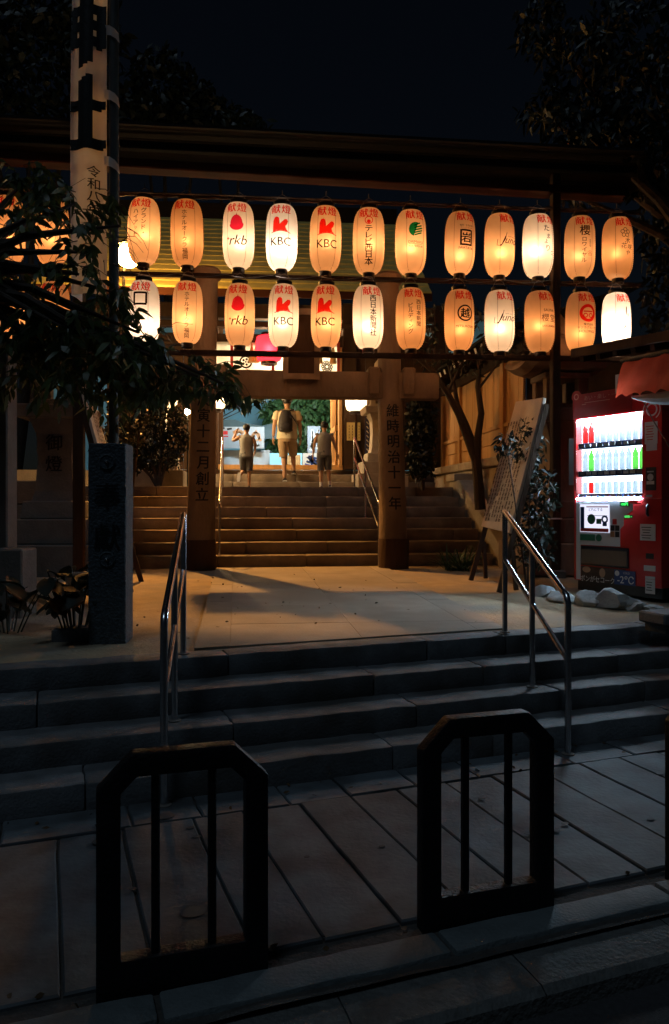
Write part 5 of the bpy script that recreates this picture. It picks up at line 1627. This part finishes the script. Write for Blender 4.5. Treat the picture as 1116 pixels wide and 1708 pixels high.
# unseen lamp and post, added to light the courtyard
lp = thing('added_courtyard_lamp', 'unseen white lamp on a thin post, added to light the courtyard', 'lamp', (-1.22, 19.2, CZ))
b = B(); b.tube([(0, 0, 0), (0, 0, 2.9)], .04, 10); b.build('lamp_post', M['blackmetal'], lp)
b = B(); b.box((0, .3, 2.915), (1.5, .30, .04)); b.box((0, .165, 2.88), (1.5, .02, .11)); b.box((0, .435, 2.88), (1.5, .02, .05)); b.bm.transform(Matrix.Translation((0, .3, 2.875)) @ Matrix.Rotation(R(40), 4, 'X') @ Matrix.Translation((0, -.3, -2.875))); b.build('lamp_housing', M['blackmetal'], lp)  # housing shaped to keep the added lamp's light off the landing
b = B(); b.box((0, .3, 2.875), (1.3, .18, .02)); b.bm.transform(Matrix.Translation((0, .3, 2.875)) @ Matrix.Rotation(R(40), 4, 'X') @ Matrix.Translation((0, -.3, -2.875))); b.build('lamp_panel', glow('added_courtyard_light', (.66, .87, 1.0), 290), lp)

# ================================================================== PEOPLE
def body(name, J, E_, parent, hands, extra=()):
    me = bpy.data.meshes.new(name); keys = list(J)
    me.from_pydata([J[k][0] for k in keys], [(keys.index(a), keys.index(c)) for a, c in E_], [])
    o = bpy.data.objects.new(name, me); COL.objects.link(o)
    o.modifiers.new('s', 'SKIN'); sd = o.modifiers.new('d', 'SUBSURF'); sd.levels = sd.render_levels = 2
    for i, k in enumerate(keys):
        r_ = J[k][1]; me.skin_vertices[0].data[i].radius = r_ if hasattr(r_, '__len__') else (r_, r_)
        me.skin_vertices[0].data[i].use_root = (i == 0)
    bpy.context.view_layer.update()
    ev = o.evaluated_get(bpy.context.evaluated_depsgraph_get())
    m2 = bpy.data.meshes.new_from_object(ev)
    bpy.data.objects.remove(o)
    b = B(); b.bm.from_mesh(m2)
    for wr, dirv, sc_, inn in hands:
        dirv = Vector(dirv).normalized(); inn = Vector(inn).normalized(); fw = dirv.cross(inn).normalized(); wr = Vector(wr)
        b.ell(wr + dirv * .05 * sc_, (.022 * sc_, .042 * sc_, .055 * sc_), 10, 8, rot=Matrix((inn, fw, dirv)).transposed())
        for i, (dx, l) in enumerate(((-.030, .072), (-.010, .082), (.011, .076), (.030, .060))):
            a = wr + (dirv * .085 + fw * dx) * sc_; m_ = a + (dirv * l * .55 + inn * .006) * sc_; e = a + (dirv * l * .9 + inn * .03) * sc_
            b.tube([a, m_, e], [.0095 * sc_, .009 * sc_, .0065 * sc_], 7)
        a = wr + (dirv * .03 - fw * .03) * sc_
        b.tube([a, a + (dirv * .035 - fw * .028 + inn * .012) * sc_, a + (dirv * .065 - fw * .03 + inn * .025) * sc_], [.012 * sc_, .011 * sc_, .008 * sc_], 7)
    o = b.build(name, M['skin'], parent, smooth=True, shade=0)
    return o
def ering(c, rx, ry, n=20, tilt=None):
    c = Vector(c)
    return [c + Vector((rx * math.cos(2 * math.pi * k / n), ry * math.sin(2 * math.pi * k / n), 0)) for k in range(n)]
def limb_ring(p, d, r_, n=14):
    d = Vector(d).normalized(); a = d.cross(Vector((0, 1, 0.2))).normalized(); c = d.cross(a)
    return [Vector(p) + (a * math.cos(2 * math.pi * k / n) + c * math.sin(2 * math.pi * k / n)) * r_ for k in range(n)]
def person(label, loc, rz, s_, pose, top, bottom, sleeve, hem, shoe, hat=None, pack=False, sock=None, group=None, wide=1.0):
    t = thing('person', label, 'person', loc, rz, group)
    V = lambda p: Vector(p) * s_
    P = dict(pelvis=(0, 0, .93), waist=(0, .0, 1.08), chest=(0, 0, 1.28), nb=(0, 0, 1.42), neck=(0, .012, 1.49), h0=(0, .02, 1.545), h1=(0, .022, 1.61), h2=(0, .01, 1.675),
             nose=(0, .125, 1.595), earl=(-.082, .01, 1.60), earr=(.082, .01, 1.60),
             sl=(-.175 * wide, 0, 1.385), sr=(.175 * wide, 0, 1.385), hl=(-.09, 0, .90), hr=(.09, 0, .90))
    P.update(pose)
    Rr = dict(pelvis=(.15, .11), waist=(.14, .10), chest=(.15, .11), nb=.062, neck=.052, h0=.066, h1=.086, h2=.055, nose=.012, earl=.016, earr=.016, sl=.058, sr=.058, hl=.088, hr=.088,
              el=.042, er=.042, wl=.028, wr=.028, kl=.058, kr=.058, cl=.052, cr=.052, al=.036, ar=.036, tl=.03, tr=.03)
    for q in 'lr':
        k_, a_ = Vector(P['k' + q]), Vector(P['a' + q]); P['c' + q] = tuple(k_.lerp(a_, .35) - Vector((0, .02, 0)))
    J = {k: (V(P[k]), tuple(x * s_ for x in Rr[k]) if hasattr(Rr[k], '__len__') else Rr[k] * s_) for k in P if k in Rr}
    Ed = [('pelvis', 'waist'), ('waist', 'chest'), ('chest', 'nb'), ('nb', 'neck'), ('neck', 'h0'), ('h0', 'h1'), ('h1', 'h2'), ('h1', 'nose'), ('h1', 'earl'), ('h1', 'earr'), ('chest', 'sl'), ('chest', 'sr'), ('sl', 'el'), ('sr', 'er'), ('el', 'wl'), ('er', 'wr'), ('pelvis', 'hl'), ('pelvis', 'hr'), ('hl', 'kl'), ('hr', 'kr'), ('kl', 'cl'), ('kr', 'cr'), ('cl', 'al'), ('cr', 'ar'), ('al', 'tl'), ('ar', 'tr')]
    hands = []
    for q, inn in (('l', (1, 0, 0)), ('r', (-1, 0, 0))):
        d = V(P['w' + q]) - V(P['e' + q]); inn = Vector(inn) - d * (Vector(inn).dot(d) / d.dot(d))
        hands.append((V(P['w' + q]), d, s_ * 1.05, inn))
    body('body', J, Ed, t, hands)
    hd = V(P['h1'])
    for sx in (-1, 1):      # eyes
        b = B(); b.ell(hd + Vector((sx * .032, .080, .012)) * s_, (.012 * s_, .008 * s_, .009 * s_), 8, 6); b.build('eye', M['hair'], t, smooth=True)
    b = B(); b.ell(hd + Vector((0, .082, -.045)) * s_, (.024 * s_, .008 * s_, .007 * s_), 8, 6); b.build('mouth', M['redstrap'], t, smooth=True)
    # hair: cap of short hair over back and crown
    b = B(); b.ell(hd + Vector((0, -.012, .022)) * s_, (.096 * s_, .104 * s_, .098 * s_), 18, 12)
    for v in list(b.bm.verts):
        q = v.co - hd
        if q.y > .05 * s_ and q.z < .045 * s_: v.co.y = hd.y + .05 * s_
        if q.z < -.055 * s_: v.co.z = hd.z - .055 * s_
    b.jitter(.006 * s_, 30 / s_, 1); b.build('hair', M['hair'], t, smooth=True)
    if hat:
        b = B(); b.lathe([(.103, .015), (.106, .04), (.098, .085), (.06, .115), (.01, .122)], (0, 0, 0), 20); b.bm.transform(Matrix.Translation(hd + Vector((0, .0, .008)) * s_) @ Matrix.Scale(s_, 4)); hc = b.build('cap', hat, t, smooth=True)
        b = B(); b.prism([(hd + Vector((.125 * math.cos(a), .06 + .10 * math.sin(a), .025)) * s_) if 0 else hd + Vector((.10 * math.cos(a), .06 + .13 * math.sin(a), .028)) * s_ for a in lin(0, math.pi, 12)], (0, 0, .006 * s_)); b.build('brim', hat, hc)
        b = B(); b.lathe([(.105, .012), (.108, .012), (.108, .036), (.105, .036)], (0, 0, 0), 20, cap=False); b.bm.transform(Matrix.Translation(hd + Vector((0, 0, .008)) * s_) @ Matrix.Scale(s_ * 1.01, 4)); b.build('hat_band', M['greycloth'], hc)
    # shirt
    b = B(); R_ = []
    for z, rx, ry, dy in ((.86, .185, .135, 0), (.93, .182, .132, 0), (1.05, .172, .122, 0), (1.18, .180, .125, -.004), (1.29, .190, .125, -.006), (1.365, .180, .108, -.006), (1.41, .140, .085, -.004), (1.435, .080, .068, .004), (1.45, .066, .062, .008)):
        R_.append([v * s_ for v in ering((0, dy, z), rx * wide, ry)])
    b.rings(R_, cap=False)
    for q in 'lr':
        a, e = V(P['s' + q]), V(P['e' + q]); d = e - a
        if sleeve > .02:
            b.rings([limb_ring(a - d * .10, d, .040 * s_), limb_ring(a - d * .02, d, .062 * s_), limb_ring(a + d * .14, d, .074 * s_), limb_ring(a + d * sleeve, d, .078 * s_)], cap=False)
        else:
            b.rings([limb_ring(a - d * .12, d, .060 * s_), limb_ring(a + d * .06, d, .072 * s_)], cap=False)
    for v in b.bm.verts: v.co += Vector((noise.noise(v.co * 9 / s_), noise.noise(v.co * 9 / s_ + Vector((5, 0, 0))), 0)) * .012 * s_
    b.build('shirt', top, t, smooth=True, shade=0)
    # shorts
    b = B(); b.rings([[v * s_ for v in ering((0, 0, z), rx, ry)] for z, rx, ry in ((1.02, .160, .118), (.95, .172, .128), (.86, .182, .134), (.80, .15, .11))], cap=False)
    for q in 'lr':
        h_, k_, a_ = V(P['h' + q]), V(P['k' + q]), V(P['a' + q]); d = k_ - h_
        e = h_ + d * min(1, hem)
        rs = [limb_ring(h_ + Vector((0, 0, .02)) * s_, d, .098 * s_), limb_ring(h_ + d * .4, d, .100 * s_), limb_ring(h_ + d * .75, d, .094 * s_), limb_ring(e, d, .088 * s_)]
        if hem > 1: rs.append(limb_ring(k_ + (a_ - k_) * (hem - 1), a_ - k_ + d * .4, .088 * s_))
        b.rings(rs, cap=False)
    for v in b.bm.verts: v.co += Vector((noise.noise(v.co * 11 / s_), noise.noise(v.co * 11 / s_ + Vector((5, 0, 0))), 0)) * .012 * s_
    b.build('shorts', bottom, t, smooth=True, shade=0)
    for q in 'lr':
        a_, t_ = V(P['a' + q]), V(P['t' + q]); d = (t_ - a_); fl_ = Vector((d.x, d.y, d.z)).normalized()
        up = (V(P['k' + q]) - a_).normalized(); sd_ = fl_.cross(up).normalized(); up = sd_.cross(fl_)
        b = B(); c = a_ + fl_ * .065 * s_ - up * .045 * s_
        b.ell(c, (.046 * s_, .135 * s_, .042 * s_), 12, 8, rot=Matrix((sd_, fl_, up)).transposed())
        sh = b.build('shoe', shoe, t, smooth=True)
        b = B(); b.prism([c - up * .040 * s_ + (sd_ * x + fl_ * y) * s_ for x, y in ((-.04, -.12), (.04, -.12), (.048, .06), (.03, .135), (-.03, .135), (-.048, .06))], -up * .014 * s_); b.build('sole', M['label'], sh)
        if sock:
            b = B(); k_ = V(P['k' + q]); b.rings([limb_ring(a_.lerp(k_, f), k_ - a_, r_ * s_) for f, r_ in ((-.12, .044), (.05, .042), (.24, .047))], cap=False); b.build('sock', sock, t, smooth=True)
    if pack:
        b = B(); b.rings([[v * s_ for v in ering((-.03 + dx, -.17 + dy, z), rx, ry)] for z, rx, ry, dx, dy in ((.985, .10, .055, 0, .01), (1.01, .135, .085, 0, 0), (1.12, .142, .095, 0, 0), (1.26, .13, .085, .005, 0), (1.37, .10, .06, .01, .02), (1.42, .05, .03, .01, .04))])
        bp_ = b.build('backpack', M['packcloth'], t, smooth=True)
        b = B(); b.ell(Vector((-.03, -.262, 1.08)) * s_, (.11 * s_, .035 * s_, .075 * s_), 14, 8); b.build('front_pocket', M['packcloth'], bp_, smooth=True)
        for sx in (-1, 1):
            b = B(); pts = [(-.02 + sx * .05, -.12, 1.40), (sx * .10, -.075, 1.43), (sx * .125, .0, 1.445), (sx * .13, .10, 1.37), (sx * .15, .13, 1.2), (sx * .17, .05, 1.06), (-.02 + sx * .11, -.12, 1.02)]
            b.tube([Vector(q) * s_ for q in pts], .017 * s_, 6); b.build('strap', M['packcloth'], bp_, smooth=True)
        b = B(); b.tube([Vector(q) * s_ for q in ((.06, -.12, 1.36), (.14, -.11, 1.24), (.19, -.02, 1.15))], .012 * s_, 6); b.build('strap', M['packcloth'], bp_, smooth=True)
    return t
def onU(px, v, z):   # place on a tread: column px, depth v behind the first riser
    x = 0
    for _ in range(6):
        p = U(x, v, z); x += ((px - CX) / FPX * p.y - p.x)
    return U(x, v, z)
person('man in a cap, cream shirt and khaki shorts with a black backpack climbing the steps', onU(479, 4.86, 1.848), R(2), .975,
       dict(el=(-.255, -.02, 1.13), wl=(-.275, .06, .90), er=(.255, -.02, 1.12), wr=(.265, .08, .89),
            kl=(-.07, .06, .50), al=(-.05, -.02, .09), tl=(-.06, .12, .03), kr=(.11, .24, .56), ar=(.13, .24, .245), tr=(.15, .38, .19)),
       M['tshirt'], M['khaki'], .62, .98, M['packcloth'], hat=M['label'], pack=True, wide=1.12)
person('small boy in grey sleeveless top running up the steps with one arm raised', onU(411, 4.05, 1.691), R(-4), .69,
       dict(el=(-.37, -.02, 1.27), wl=(-.30, .06, 1.48), er=(.24, .0, 1.16), wr=(.20, .16, 1.02),
            kl=(-.10, .10, .50), al=(-.13, -.20, .36), tl=(-.14, -.24, .20), kr=(.07, .05, .50), ar=(.07, .02, .09), tr=(.07, .15, .03)),
       M['greyshirt'], M['greyshort'], .0, 1.02, M['packcloth'], sock=None)
person('boy in grey tank top, dark shorts and white socks right of the man', onU(541, 4.05, 1.691), R(3), .73,
       dict(el=(-.25, -.02, 1.14), wl=(-.28, .03, .90), er=(.26, -.02, 1.14), wr=(.33, .04, .92),
            kl=(-.09, .05, .50), al=(-.08, .0, .09), tl=(-.10, .13, .03), kr=(.10, .06, .52), ar=(.14, .04, .12), tr=(.15, .16, .05)),
       M['greyshirt'], M['greyshort'], .0, 1.05, M['packcloth'], sock=M['label'])

# ================================================================== FALLEN LEAVES
pts = []
for _ in range(90):
    u, v = rr.uniform(-1.6, 3.3), rr.uniform(4.75, 8.5); p = S(u, v); pts.append((p.x, p.y, gz(p.x, p.y) + .022))
for _ in range(60):
    u, v = rr.uniform(-.6, 3.3), rr.choice([rr.uniform(3.45, 3.72), rr.uniform(2.28, 2.4)]); p = S(u, v); pts.append((p.x, p.y, .006))
pts = np.array(pts); dd = rng.normal(size=(len(pts), 3)); dd[:, 2] *= .08; dd /= np.linalg.norm(dd, axis=1)[:, None]
foliage('fallen_leaves', pts, .032, .016, mat('dry_leaf', (.10, .055, .02), .8, .5, 9, rand=.3), None, 0, dirs=dd)
